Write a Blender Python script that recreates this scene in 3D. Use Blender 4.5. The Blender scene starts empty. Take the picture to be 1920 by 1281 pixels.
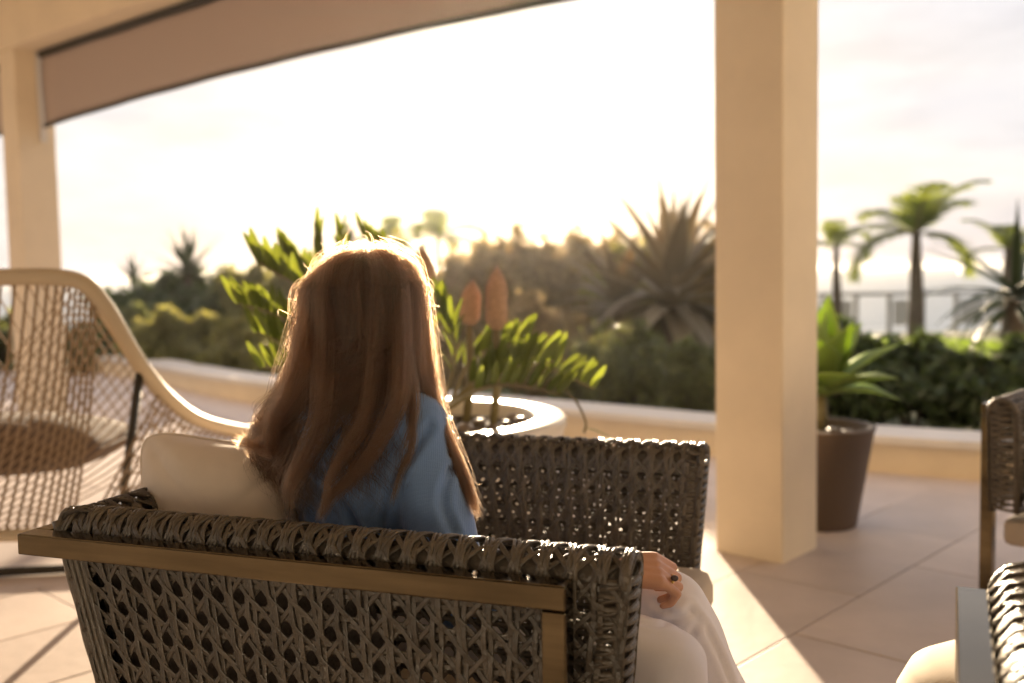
import bpy, math, random
import numpy as np
from mathutils import Vector, Matrix
random.seed(7); rng = np.random.default_rng(7)
PI = math.pi
scene = bpy.context.scene
C = scene.collection

# ------------------------------------------------------------------ camera
CAM_H = 1.10
cam_d = bpy.data.cameras.new('camera'); cam = bpy.data.objects.new('camera', cam_d); C.objects.link(cam)
cam_d.sensor_width = 36.0; cam_d.lens = 35.0; cam_d.clip_start = 0.05; cam_d.clip_end = 60000
CAM_R = Matrix.Rotation(math.radians(90 - 3.97), 3, 'X') @ Matrix.Rotation(math.radians(-1.0), 3, 'Z')
cam.matrix_world = Matrix.Translation((0, 0, CAM_H)) @ CAM_R.to_4x4()
cam_d.dof.use_dof = True; cam_d.dof.focus_distance = 1.62; cam_d.dof.aperture_fstop = 2.2; cam_d.dof.aperture_blades = 9
scene.camera = cam
# ------------------------------------------------------------------ world and sun
SUN_EL, SUN_AZ = math.radians(10.0), math.radians(-1.0)      # azimuth from +Y towards +X
sdir = Vector((math.sin(SUN_AZ) * math.cos(SUN_EL), math.cos(SUN_AZ) * math.cos(SUN_EL), math.sin(SUN_EL)))
world = bpy.data.worlds.new('World'); scene.world = world; world.use_nodes = True
wn, wl = world.node_tree.nodes, world.node_tree.links
wn.clear()
w_out = wn.new('ShaderNodeOutputWorld'); w_bg = wn.new('ShaderNodeBackground')
sky = wn.new('ShaderNodeTexSky'); sky.sky_type = 'NISHITA'; sky.sun_disc = False
sky.sun_elevation = SUN_EL; sky.sun_rotation = SUN_AZ; sky.air_density = 1.0; sky.dust_density = 2.0; sky.ozone_density = 1.0
w_bg.inputs['Strength'].default_value = 0.10
# thin, broken cloud: pales the sky and leaves faint streaks
wtc = wn.new('ShaderNodeTexCoord'); wmap = wn.new('ShaderNodeMapping'); wmap.inputs['Scale'].default_value = (2.2, 2.2, 9.0)
wno = wn.new('ShaderNodeTexNoise'); wno.inputs['Scale'].default_value = 1.6; wno.inputs['Detail'].default_value = 6
wrp = wn.new('ShaderNodeValToRGB'); wrp.color_ramp.elements[0].position = 0.46; wrp.color_ramp.elements[1].position = 0.72
wrp.color_ramp.elements[0].color = (0.95, 0.95, 0.95, 1); wrp.color_ramp.elements[1].color = (0.985, 0.985, 0.985, 1)
wmx = wn.new('ShaderNodeMixRGB'); wmx.inputs[2].default_value = (2.08, 2.06, 2.22, 1)
wno2 = wn.new('ShaderNodeTexNoise'); wno2.inputs['Scale'].default_value = 2.6; wno2.inputs['Detail'].default_value = 7; wno2.inputs['Roughness'].default_value = 0.62
wrp2 = wn.new('ShaderNodeValToRGB'); wrp2.color_ramp.elements[0].position = 0.40; wrp2.color_ramp.elements[1].position = 0.66
wrp2.color_ramp.elements[0].color = (1.82, 1.77, 1.84, 1); wrp2.color_ramp.elements[1].color = (1.44, 1.38, 1.46, 1)
wl.new(wmap.outputs[0], wno2.inputs['Vector']); wl.new(wno2.outputs[0], wrp2.inputs[0]); wl.new(wrp2.outputs[0], wmx.inputs[2])
wl.new(wtc.outputs['Generated'], wmap.inputs['Vector']); wl.new(wmap.outputs[0], wno.inputs['Vector'])
wl.new(wno.outputs[0], wrp.inputs[0]); wl.new(wrp.outputs[0], wmx.inputs[0]); wl.new(sky.outputs[0], wmx.inputs[1])
wl.new(wmx.outputs[0], w_bg.inputs['Color']); wl.new(w_bg.outputs[0], w_out.inputs['Surface'])
sun_d = bpy.data.lights.new('sun', 'SUN'); sun = bpy.data.objects.new('sun', sun_d); C.objects.link(sun)
sun_d.energy = 4.4; sun_d.angle = math.radians(0.9); sun_d.color = (1.0, 0.79, 0.54)
sun.rotation_euler = (-sdir).to_track_quat('-Z', 'Y').to_euler(); sun.location = (0, 30, 12)
# ------------------------------------------------------------------ exposure and sampling
scene.view_settings.view_transform = 'Standard'; scene.view_settings.look = 'None'
scene.view_settings.gamma = 1.0; scene.view_settings.use_curve_mapping = False
scene.view_settings.exposure = 2.22
cy = scene.cycles
cy.use_denoising = True; cy.max_bounces = 8; cy.diffuse_bounces = 4; cy.glossy_bounces = 4
cy.transparent_max_bounces = 12; cy.transmission_bounces = 6; cy.sample_clamp_indirect = 8.0; cy.blur_glossy = 1.5
cy.caustics_reflective = True
try: scene.cycles_curves.shape = 'RIBBONS'
except Exception: pass

# ------------------------------------------------------------------ helpers
F = 35.0 / 36.0 * 1920
def ray(px, py):
    return CAM_R @ Vector(((px - 960) / F, -(py - 640.5) / F, -1))
def P(px, py, y):                       # world point on the pixel's ray at forward distance y
    d = ray(px, py); t = y / d.y
    return Vector((d.x * t, y, CAM_H + d.z * t))
def G(px, py, h=0.0):                   # world point on the pixel's ray at height h
    d = ray(px, py); t = (h - CAM_H) / d.z
    return Vector((d.x * t, d.y * t, h))
def A3(v): return np.array(v, dtype=float)
def unit(v):
    v = A3(v); return v / (np.linalg.norm(v) + 1e-12)

class MB:
    def __init__(s): s.v = []; s.f = []; s.n = 0; s.m = []
    def add(s, v, f, m=0):
        v = np.asarray(v, dtype=float).reshape(-1, 3)
        s.v.append(v); n = s.n
        s.f.extend([tuple(int(i) + n for i in q) for q in f]); s.m.extend([m] * len(f)); s.n += len(v)
    def mesh(s, name, mats=(), smooth=True):
        me = bpy.data.meshes.new(name)
        V = np.concatenate(s.v) if s.v else np.zeros((0, 3))
        me.from_pydata(V.tolist(), [], s.f)
        for m in (mats if isinstance(mats, (list, tuple)) else [mats]): me.materials.append(m)
        if len(set(s.m)) > 1: me.polygons.foreach_set('material_index', s.m)
        if smooth: me.polygons.foreach_set('use_smooth', [True] * len(me.polygons))
        me.update(); return me
    def build(s, name, mats=(), parent=None, smooth=True):
        return link(name, s.mesh(name, mats, smooth), parent)
def link(name, me, parent=None):
    o = bpy.data.objects.new(name, me); C.objects.link(o)
    if parent is not None: o.parent = parent
    return o
def tag(o, label=None, cat=None, group=None, kind=None):
    if label: o['label'] = label
    if cat: o['category'] = cat
    if group: o['group'] = group
    if kind: o['kind'] = kind
    return o
def empty(name, loc=(0, 0, 0), rz=0, **k):
    o = bpy.data.objects.new(name, None); C.objects.link(o); o.location = loc; o.rotation_euler = (0, 0, rz)
    o.empty_display_size = 0.1
    return tag(o, **k)

def box_vf(x0, x1, y0, y1, z0, z1):
    v = [(x, y, z) for z in (z0, z1) for y in (y0, y1) for x in (x0, x1)]
    f = [(0, 2, 3, 1), (4, 5, 7, 6), (0, 1, 5, 4), (2, 6, 7, 3), (0, 4, 6, 2), (1, 3, 7, 5)]
    return v, f
def bbox(mb, x0, x1, y0, y1, z0, z1, b=0.004, m=0):
    """box with chamfered edges"""
    b = min(b, (x1 - x0) / 3, (y1 - y0) / 3, (z1 - z0) / 3)
    import bmesh
    bm = bmesh.new(); v, f = box_vf(x0, x1, y0, y1, z0, z1)
    vs = [bm.verts.new(p) for p in v]
    for q in f: bm.faces.new([vs[i] for i in q])
    bmesh.ops.bevel(bm, geom=list(bm.edges), offset=b, segments=2, profile=0.5, affect='EDGES')
    bm.verts.index_update()
    mb.add([tuple(p.co) for p in bm.verts], [tuple(p.index for p in q.verts) for q in bm.faces], m)
    bm.free()
def tube(mb, path, rad, seg=8, caps=True, m=0, flat=1.0, up=(0, 0, 1)):
    path = np.asarray([tuple(p) for p in path], dtype=float); n = len(path)
    rad = np.broadcast_to(np.asarray(rad, dtype=float), (n,))
    t = np.gradient(path, axis=0); t /= np.linalg.norm(t, axis=1)[:, None] + 1e-12
    u = A3(up)
    if abs(np.dot(u, t[0])) > 0.95: u = A3((1, 0, 0))
    N = np.zeros((n, 3)); cur = u
    for i in range(n):
        cur = cur - t[i] * np.dot(cur, t[i]); cur /= np.linalg.norm(cur) + 1e-12; N[i] = cur
    B = np.cross(t, N)
    a = np.linspace(0, 2 * PI, seg, endpoint=False)
    V = path[:, None, :] + rad[:, None, None] * (np.cos(a)[None, :, None] * N[:, None, :] * flat + np.sin(a)[None, :, None] * B[:, None, :])
    f = [(i * seg + j, i * seg + (j + 1) % seg, (i + 1) * seg + (j + 1) % seg, (i + 1) * seg + j) for i in range(n - 1) for j in range(seg)]
    if caps:
        f.append(tuple(range(seg - 1, -1, -1))); f.append(tuple((n - 1) * seg + j for j in range(seg)))
    mb.add(V.reshape(-1, 3), f, m)
def spline(pts, n):
    """Catmull-Rom through pts, n samples"""
    p = np.asarray([tuple(q) for q in pts], dtype=float)
    p = np.vstack([2 * p[0] - p[1], p, 2 * p[-1] - p[-2]])
    k = len(p) - 3; out = []
    for x in np.linspace(0, k - 1e-9, n):
        i = int(x); t = x - i; a, b, c, d = p[i], p[i + 1], p[i + 2], p[i + 3]
        out.append(0.5 * (2 * b + (c - a) * t + (2 * a - 5 * b + 4 * c - d) * t * t + (3 * b - 3 * c + d - a) * t ** 3))
    return np.array(out)
def capsule(mb, a, b, ra, rb, seg=16, ring=5, flat=1.0, up=(0, 0, 1)):
    a, b = A3(a), A3(b); d = unit(b - a); pts = []; rr = []
    for k in range(ring + 1):
        th = PI / 2 * (1 - k / ring); pts.append(a - d * ra * math.sin(th)); rr.append(max(ra * math.cos(th), 1e-4))
    for k in range(ring + 1):
        th = PI / 2 * k / ring; pts.append(b + d * rb * math.sin(th)); rr.append(max(rb * math.cos(th), 1e-4))
    tube(mb, pts, rr, seg, True, 0, flat, up)
def ellipsoid(mb, c, r, nu=24, nv=14, rot=None, m=0):
    c = A3(c); V = []
    for i in range(nv + 1):
        th = PI * i / nv
        for j in range(nu):
            ph = 2 * PI * j / nu
            p = A3((math.sin(th) * math.cos(ph) * r[0], math.sin(th) * math.sin(ph) * r[1], math.cos(th) * r[2]))
            if rot is not None: p = A3(rot @ Vector(p))
            V.append(c + p)
    f = [(i * nu + j, (i + 1) * nu + j, (i + 1) * nu + (j + 1) % nu, i * nu + (j + 1) % nu) for i in range(nv) for j in range(nu)]
    mb.add(V, f, m)
def remesh(mb, name, mat, voxel, smooth=6, factor=0.5, parent=None):
    """union of overlapping closed shapes into one continuous skin"""
    o = mb.build('tmp', mat); r = o.modifiers.new('r', 'REMESH'); r.mode = 'VOXEL'; r.voxel_size = voxel; r.use_smooth_shade = True
    s = o.modifiers.new('s', 'SMOOTH'); s.iterations = smooth; s.factor = factor
    me = bpy.data.meshes.new_from_object(o.evaluated_get(bpy.context.evaluated_depsgraph_get()))
    bpy.data.objects.remove(o); me.name = name
    me.polygons.foreach_set('use_smooth', [True] * len(me.polygons))
    return link(name, me, parent)

# ------------------------------------------------------------------ materials
def mat(name, col, rough=0.6, metal=0.0, spec=0.5, noise=0.0, nscale=8.0, bump=0.0, bscale=60.0, col2=None, coords='Object', sheen=0.0, stretch=None, rand=0.0):
    m = bpy.data.materials.new(name); m.use_nodes = True; nt = m.node_tree; nd, lk = nt.nodes, nt.links
    b = nd['Principled BSDF']; b.inputs['Roughness'].default_value = rough; b.inputs['Metallic'].default_value = metal
    b.inputs['Specular IOR Level'].default_value = spec
    if sheen: b.inputs['Sheen Weight'].default_value = sheen
    b.inputs['Base Color'].default_value = (*col, 1)
    tc = nd.new('ShaderNodeTexCoord'); mp = nd.new('ShaderNodeMapping'); lk.new(tc.outputs[coords], mp.inputs[0])
    if stretch: mp.inputs['Scale'].default_value = stretch
    src = None
    if noise or col2:
        n = nd.new('ShaderNodeTexNoise'); n.inputs['Scale'].default_value = nscale; n.inputs['Detail'].default_value = 7; n.inputs['Roughness'].default_value = 0.6
        lk.new(mp.outputs[0], n.inputs['Vector'])
        r = nd.new('ShaderNodeValToRGB'); r.color_ramp.elements[0].position = 0.32; r.color_ramp.elements[1].position = 0.68
        c2 = col2 or tuple(c * (1 - noise) for c in col)
        r.color_ramp.elements[0].color = (*c2, 1); r.color_ramp.elements[1].color = (*col, 1)
        lk.new(n.outputs[0], r.inputs[0]); src = r.outputs[0]
    if rand:
        oi = nd.new('ShaderNodeObjectInfo'); ge = nd.new('ShaderNodeNewGeometry'); ad = nd.new('ShaderNodeMath'); ad.operation = 'ADD'
        lk.new(oi.outputs['Random'], ad.inputs[0]); lk.new(ge.outputs['Random Per Island'], ad.inputs[1])
        mr = nd.new('ShaderNodeMapRange'); mr.inputs['From Max'].default_value = 2; mr.inputs['To Min'].default_value = 1 - rand; mr.inputs['To Max'].default_value = 1 + rand
        lk.new(ad.outputs[0], mr.inputs['Value'])
        hs = nd.new('ShaderNodeHueSaturation'); hs.inputs['Color'].default_value = (*col, 1); lk.new(mr.outputs[0], hs.inputs['Value'])
        if src: lk.new(src, hs.inputs['Color'])
        src = hs.outputs[0]
    if src: lk.new(src, b.inputs['Base Color'])
    if bump:
        n2 = nd.new('ShaderNodeTexNoise'); n2.inputs['Scale'].default_value = bscale; n2.inputs['Detail'].default_value = 5
        lk.new(mp.outputs[0], n2.inputs['Vector'])
        bp = nd.new('ShaderNodeBump'); bp.inputs['Strength'].default_value = bump; bp.inputs['Distance'].default_value = 0.01
        lk.new(n2.outputs[0], bp.inputs['Height']); lk.new(bp.outputs[0], b.inputs['Normal'])
    return m
def leafmat(name, col, tcol, mix=0.45, rough=0.35, tipcol=None, rand=0.35, hue=0.02):
    m = bpy.data.materials.new(name); m.use_nodes = True; nd, lk = m.node_tree.nodes, m.node_tree.links
    b = nd['Principled BSDF']; out = nd['Material Output']; b.inputs['Roughness'].default_value = rough
    tr = nd.new('ShaderNodeBsdfTranslucent'); mx = nd.new('ShaderNodeMixShader'); mx.inputs[0].default_value = mix
    oi = nd.new('ShaderNodeObjectInfo'); ge = nd.new('ShaderNodeNewGeometry'); ad = nd.new('ShaderNodeMath'); ad.operation = 'ADD'
    lk.new(oi.outputs['Random'], ad.inputs[0]); lk.new(ge.outputs['Random Per Island'], ad.inputs[1])
    fr = nd.new('ShaderNodeMath'); fr.operation = 'FRACT'; lk.new(ad.outputs[0], fr.inputs[0])
    tc = nd.new('ShaderNodeTexCoord'); no = nd.new('ShaderNodeTexNoise'); no.inputs['Scale'].default_value = 9; no.inputs['Detail'].default_value = 4; lk.new(tc.outputs['Object'], no.inputs['Vector'])
    for c, sock in ((col, b.inputs['Base Color']), (tcol, tr.inputs['Color'])):
        hs = nd.new('ShaderNodeHueSaturation'); mr = nd.new('ShaderNodeMapRange'); mr.inputs['To Min'].default_value = 1 - rand; mr.inputs['To Max'].default_value = 1 + rand
        lk.new(fr.outputs[0], mr.inputs['Value']); lk.new(mr.outputs[0], hs.inputs['Value'])
        mh = nd.new('ShaderNodeMapRange'); mh.inputs['To Min'].default_value = 0.5 - hue; mh.inputs['To Max'].default_value = 0.5 + hue
        lk.new(no.outputs[0], mh.inputs['Value']); lk.new(mh.outputs[0], hs.inputs['Hue']); hs.inputs['Color'].default_value = (*c, 1)
        lk.new(hs.outputs[0], sock)
    lk.new(b.outputs[0], mx.inputs[1]); lk.new(tr.outputs[0], mx.inputs[2]); lk.new(mx.outputs[0], out.inputs['Surface'])
    return m

M = {}
M['plaster'] = mat('cream_plaster', (0.80, 0.68, 0.51), 0.85, noise=0.09, nscale=3.0, bump=0.16, bscale=42)
M['ceiling'] = mat('ceiling_plaster', (0.80, 0.70, 0.54), 0.85, noise=0.06, nscale=2, bump=0.08, bscale=60)
M['coping'] = mat('coping_stone', (0.70, 0.66, 0.62), 0.55, noise=0.12, nscale=3, bump=0.1, bscale=30)
M['kerb'] = mat('kerb_render', (0.74, 0.62, 0.45), 0.8, noise=0.12, nscale=3, bump=0.15, bscale=40)
M['tile'] = mat('terrace_stone', (0.58, 0.49, 0.445), 0.5, noise=0.18, nscale=3.2, bump=0.10, bscale=24, coords='Object', rand=0.14)
M['grout'] = mat('grout', (0.42, 0.35, 0.30), 0.9)
M['blind'] = leafmat('blind_mesh', (0.36, 0.30, 0.27), (0.36, 0.295, 0.26), 0.4, 0.8, rand=0.0, hue=0.0)
M['dark_metal'] = mat('dark_metal', (0.05, 0.045, 0.04), 0.4, 0.8)
M['brass'] = mat('brushed_bronze', (0.165, 0.128, 0.075), 0.11, 1.0, noise=0.35, nscale=5, bump=0.03, bscale=120, stretch=(1, 1, 12))
M['wicker'] = mat('wicker_strand', (0.108, 0.088, 0.064), 0.34, noise=0.40, nscale=14, bump=0.3, bscale=160, rand=0.45, stretch=(1, 1, 1))
M['core'] = mat('wicker_core', (0.085, 0.065, 0.045), 0.5, noise=0.3, nscale=30, bump=0.6, bscale=120, stretch=(12, 12, 1))
M['pillow'] = mat('linen', (0.70, 0.61, 0.52), 0.9, noise=0.06, nscale=20, bump=0.4, bscale=13, sheen=0.2)
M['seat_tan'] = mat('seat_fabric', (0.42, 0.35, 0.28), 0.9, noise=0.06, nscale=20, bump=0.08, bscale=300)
M['seat'] = mat('shaded_linen', (0.085, 0.068, 0.053), 0.9, noise=0.06, nscale=20, bump=0.2, bscale=300)  # colour kept dark to put shade behind the openings of the weave
M['cream'] = mat('cream_fabric', (0.60, 0.52, 0.42), 0.9, noise=0.05, nscale=15, bump=0.06, bscale=260)
M['cord'] = mat('rope_cord', (0.33, 0.235, 0.15), 0.8, noise=0.3, nscale=60, bump=0.3, bscale=250)
M['rail'] = mat('pale_frame', (0.52, 0.42, 0.29), 0.45, noise=0.08, nscale=6)
M['brown_cushion'] = mat('brown_cushion', (0.10, 0.065, 0.045), 0.9, noise=0.15, nscale=10, bump=0.2, bscale=200)
M['white_pot'] = mat('white_planter', (0.74, 0.68, 0.60), 0.35, noise=0.06, nscale=4, bump=0.04, bscale=30)
M['brown_pot'] = mat('brown_pot', (0.105, 0.068, 0.045), 0.6, noise=0.12, nscale=5, bump=0.08, bscale=60)
M['soil'] = mat('soil', (0.07, 0.05, 0.035), 0.9, noise=0.5, nscale=30, bump=0.6, bscale=60)
M['pebble'] = mat('pebble', (0.22, 0.17, 0.13), 0.35, noise=0.3, nscale=20, rand=0.5)
M['cone'] = mat('cone_scales', (0.52, 0.32, 0.20), 0.7, noise=0.3, nscale=60, bump=0.9, bscale=110)
M['stem'] = mat('green_stem', (0.16, 0.13, 0.05), 0.5)
M['bark'] = mat('bark', (0.13, 0.10, 0.075), 0.9, noise=0.4, nscale=14, bump=0.6, bscale=30)
M['ground'] = mat('garden_ground', (0.11, 0.10, 0.05), 0.95, noise=0.5, nscale=0.6, col2=(0.07, 0.09, 0.025))
M['lawn'] = leafmat('grass_blade', (0.10, 0.17, 0.03), (0.30, 0.42, 0.05), 0.5)
M['fence'] = mat('fence_metal', (0.30, 0.30, 0.30), 0.5, 0.2)
M['skin'] = mat('skin', (0.56, 0.30, 0.20), 0.45, noise=0.10, nscale=14, bump=0.08, bscale=160)
M['trousers'] = mat('white_denim', (0.80, 0.79, 0.88), 0.9, noise=0.04, nscale=10, bump=0.05, bscale=500)
M['gold'] = mat('ring_gold', (0.75, 0.52, 0.2), 0.25, 1.0)
M['stone'] = mat('ring_stone', (0.05, 0.03, 0.03), 0.1)
M['zamia'] = leafmat('zamia_leaflet', (0.065, 0.10, 0.025), (0.20, 0.23, 0.022), 0.42, 0.22, hue=0.03)
M['agave_pale'] = leafmat('pale_agave_leaf', (0.20, 0.27, 0.07), (0.42, 0.56, 0.07), 0.5, 0.4, rand=0.15)
M['agave_dark'] = leafmat('grey_agave_leaf', (0.19, 0.165, 0.115), (0.40, 0.30, 0.13), 0.32, 0.4)
M['yucca'] = leafmat('yucca_leaf', (0.05, 0.075, 0.04), (0.10, 0.14, 0.03), 0.25, 0.4)
M['palm'] = leafmat('palm_leaf', (0.07, 0.11, 0.03), (0.24, 0.28, 0.04), 0.5, 0.4)
M['bush_olive'] = leafmat('olive_leaf', (0.13, 0.135, 0.055), (0.42, 0.38, 0.08), 0.45, 0.5)
M['bush_green'] = leafmat('green_leaf', (0.085, 0.10, 0.04), (0.24, 0.25, 0.06), 0.42, 0.4)
M['bush_dark'] = leafmat('dark_leaf', (0.04, 0.065, 0.02), (0.10, 0.14, 0.02), 0.3, 0.4)
M['bush_glare'] = leafmat('glare_tinted_leaf', (0.16, 0.125, 0.07), (0.48, 0.34, 0.12), 0.45, 0.45)  # warm sun glare put into a lighter, browner leaf colour
# ------------------------------------------------------------------ sea, ground
def sea():
    m = bpy.data.materials.new('sea_water'); m.use_nodes = True; nd, lk = m.node_tree.nodes, m.node_tree.links
    b = nd['Principled BSDF']; b.inputs['Base Color'].default_value = (0.10, 0.14, 0.17, 1); b.inputs['Roughness'].default_value = 0.28
    tc = nd.new('ShaderNodeTexCoord'); no = nd.new('ShaderNodeTexNoise'); no.inputs['Scale'].default_value = 0.25; no.inputs['Detail'].default_value = 6
    lk.new(tc.outputs['Object'], no.inputs['Vector']); bp = nd.new('ShaderNodeBump'); bp.inputs['Strength'].default_value = 0.7; bp.inputs['Distance'].default_value = 1.0
    lk.new(no.outputs[0], bp.inputs['Height']); lk.new(bp.outputs[0], b.inputs['Normal'])
    mb = MB(); mb.add([(-15000, -100, -2.5), (15000, -100, -2.5), (15000, 20000, -2.5), (-15000, 20000, -2.5)], [(0, 1, 2, 3)])
    tag(mb.build('sea', m, smooth=False), kind='structure')
sea()
def ground():
    xs = np.linspace(-60, 60, 61); ys = np.concatenate([np.linspace(-8, 36, 45), [40, 46, 54, 64, 80]])
    V = []
    for y in ys:
        for x in xs:
            z = -0.06 - 0.012 * max(0, y - 12) + 0.05 * math.sin(x * 0.7 + y * 0.31) * (y > 14)
            if y > 19.5: z -= (y - 19.5) * 0.45
            V.append((x, y, max(z, -3.2)))
    n = len(xs); f = [(j * n + i, j * n + i + 1, (j + 1) * n + i + 1, (j + 1) * n + i) for j in range(len(ys) - 1) for i in range(n - 1)]
    mb = MB(); mb.add(V, f); tag(mb.build('garden_ground', M['ground']), kind='structure')
ground()

# ------------------------------------------------------------------ the terrace
COL_T = A3((-0.735, 0.678, 0)); COL_N = A3((0.678, 0.735, 0))        # along the colonnade, and outwards to the garden
kerb_px = [(-330, 632), (-60, 640), (250, 665), (500, 702), (830, 732), (1130, 756), (1345, 775), (1640, 796), (1850, 809), (2200, 828), (2700, 850)]
kerb_back = spline([G(x, y, 0.20) for x, y in kerb_px[1:]], 60)          # back edge of the coping
kd = np.gradient(kerb_back, axis=0); kd /= np.linalg.norm(kd, axis=1)[:, None]
kn = np.stack([kd[:, 1], -kd[:, 0], 0 * kd[:, 0]], 1)                     # towards the terrace
if kn[30, 1] > 0: kn = -kn
def sweep(mb, prof):
    """prof: list of (inward offset from back edge, z)"""
    k = len(prof); V = []
    for i in range(len(kerb_back)):
        for o, z in prof:
            p = kerb_back[i] + kn[i] * o; V.append((p[0], p[1], z))
    f = [(i * k + j, i * k + (j + 1) % k, (i + 1) * k + (j + 1) % k, (i + 1) * k + j) for i in range(len(kerb_back) - 1) for j in range(k)]
    mb.add(V, f)
wall = empty('garden_wall', tuple(kerb_back[30]), label='low curved cream kerb wall with pale coping along the planting', cat='wall'); wall.location = (0, 0, 0)
mb = MB(); sweep(mb, [(0.03, -0.3), (0.03, 0.155), (0.34, 0.155), (0.34, -0.3)]); mb.build('wall_body', M['kerb'], wall, smooth=False)
mb = MB(); sweep(mb, [(0.0, 0.157), (0.0, 0.195), (0.006, 0.2), (0.364, 0.2), (0.37, 0.195), (0.37, 0.157)]); mb.build('coping', M['coping'], wall, smooth=False)

# floor base sheet and tiles
fl = MB(); V = []
for i in range(len(kerb_back)):
    q = kerb_back[i] + kn[i] * 0.33; V.append((q[0], q[1], -0.012))
V += [(7, -4, -0.012), (-14, -4, -0.012)]
fl.add(V, [tuple(range(len(V)))]); floor = fl.build('terrace_floor', M['grout'], smooth=False)
tag(floor, label='pale stone tiles laid on the terrace', kind='structure')
kp = kerb_back + kn * 0.335
def inside(x, y):
    i = int(np.argmin((kp[:, 0] - x) ** 2 + (kp[:, 1] - y) ** 2)); return np.dot(A3((x, y, 0)) - A3((kp[i, 0], kp[i, 1], 0)), kn[i])
TW, TH, GAP = 0.90, 0.447, 0.0042
ta = A3((0.69, 0.724, 0)); tb = A3((-0.724, 0.69, 0))
mbt = MB(); bbox(mbt, -TW / 2 + GAP / 2, TW / 2 - GAP / 2, -TH / 2 + GAP / 2, TH / 2 - GAP / 2, -0.02, 0.0, 0.003)
tile_me = mbt.mesh('tile', M['tile'], smooth=False)
tiles = []
b0 = 1.865 - TH / 2
for j in range(-24, 30):
    for i in range(-14, 18):
        off = TW / 2 if j % 2 else 0
        c = ta * (i * TW + off) + tb * (b0 + j * TH)
        if c[1] < -3.0 or inside(c[0], c[1]) < 0.42: continue
        if c[0] < -9 or c[0] > 5: continue
        vis = c[1] > 0.6 and abs(c[0]) < 0.62 * c[1] + 0.7
        tiles.append((vis, np.hypot(c[0], c[1]), c))
tiles.sort(key=lambda t: (not t[0], t[1]))
trot = math.atan2(ta[1], ta[0])
rest = MB()
bv = np.array([v.co for v in tile_me.vertices]); bf = [tuple(p.vertices) for p in tile_me.polygons]
for k, (vis, d, c) in enumerate(tiles):
    if vis and k < 290:
        o = link('tile', tile_me, floor); o.location = (c[0], c[1], random.uniform(-0.0012, 0.0008)); o.rotation_euler = (0, 0, trot + (PI if random.random() < .5 else 0))
    else:
        ca, sa = math.cos(trot), math.sin(trot)
        v = np.stack([bv[:, 0] * ca - bv[:, 1] * sa + c[0], bv[:, 0] * sa + bv[:, 1] * ca + c[1], bv[:, 2]], 1); rest.add(v, bf)
tag(rest.build('tile_field', M['tile'], floor, smooth=False), kind='stuff')
# strip of cut stone between the tile field and the kerb
mb = MB(); V = []
for i in range(len(kerb_back)):
    for o, z in ((0.33, -0.004), (1.1, -0.004)):
        q = kerb_back[i] + kn[i] * o; V.append((q[0], q[1], z))
mb.add(V, [(2 * i, 2 * i + 1, 2 * i + 3, 2 * i + 2) for i in range(len(kerb_back) - 1)])
mb.build('border_strip', M['tile'], floor, smooth=False)

# ------------------------------------------------------------------ veranda: columns, beam, ceiling, blinds, house wall
BEAM_Z = 2.83
def prism(mb, c, a, b, ha, hb, z0, z1, ch=0.006):
    a, b = A3(a), A3(b); c = A3(c)
    loop = [(-ha + ch, -hb), (ha - ch, -hb), (ha, -hb + ch), (ha, hb - ch), (ha - ch, hb), (-ha + ch, hb), (-ha, hb - ch), (-ha, -hb + ch)]
    V = [c + a * x + b * y + A3((0, 0, z)) for z in (z0, z1) for x, y in loop]
    mb.add(V, [(i, (i + 1) % 8, 8 + (i + 1) % 8, 8 + i) for i in range(8)] + [tuple(range(7, -1, -1)), tuple(range(8, 16))])
CS = 0.142
def column(corner_px, label):
    c0 = A3(G(*corner_px)); ctr = c0 + COL_T * CS + COL_N * CS
    mb = MB(); prism(mb, (ctr[0], ctr[1], 0), COL_T, COL_N, CS, CS, 0.0, BEAM_Z, 0.005)
    o = mb.build('veranda_column', M['plaster'], smooth=False); tag(o, label, 'column', 'veranda columns'); return ctr
c1 = column((1467, 1058), 'square cream plaster column beside the brown plant pot')
tmp = A3(P(45, 500, 7.55)); tmp[2] = 0
ctr2 = tmp + COL_T * CS + COL_N * CS
mb = MB(); prism(mb, (ctr2[0], ctr2[1], 0), COL_T, COL_N, CS, CS, 0.0, BEAM_Z, 0.005)
tag(mb.build('veranda_column', M['plaster'], smooth=False), 'cream plaster column behind the rope lounge chair', 'column', 'veranda columns')
bt = unit(ctr2 - c1); bn = A3((-bt[1], bt[0], 0)); bn = bn if np.dot(bn, COL_N) > 0 else -bn
Lb = np.linalg.norm(ctr2 - c1)
beam = MB(); mid = c1 + bt * 2.0
prism(beam, (mid[0], mid[1], 0), bt, bn, 9.0, CS + 0.03, BEAM_Z + 0.002, BEAM_Z + 0.42, 0.004)
tag(beam.build('roof_beam', M['plaster'], smooth=False), 'cream plastered roof beam above the roller blind', 'beam')
ce = MB(); V = []
q0 = mid + bn * 0.6; q1 = mid - bn * 6.2
prism(ce, tuple((q0 + q1) / 2), bt, bn, 9.0, 3.4, BEAM_Z + 0.40, BEAM_Z + 0.62, 0.004)
tag(ce.build('ceiling', M['ceiling'], smooth=False), kind='structure')
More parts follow.
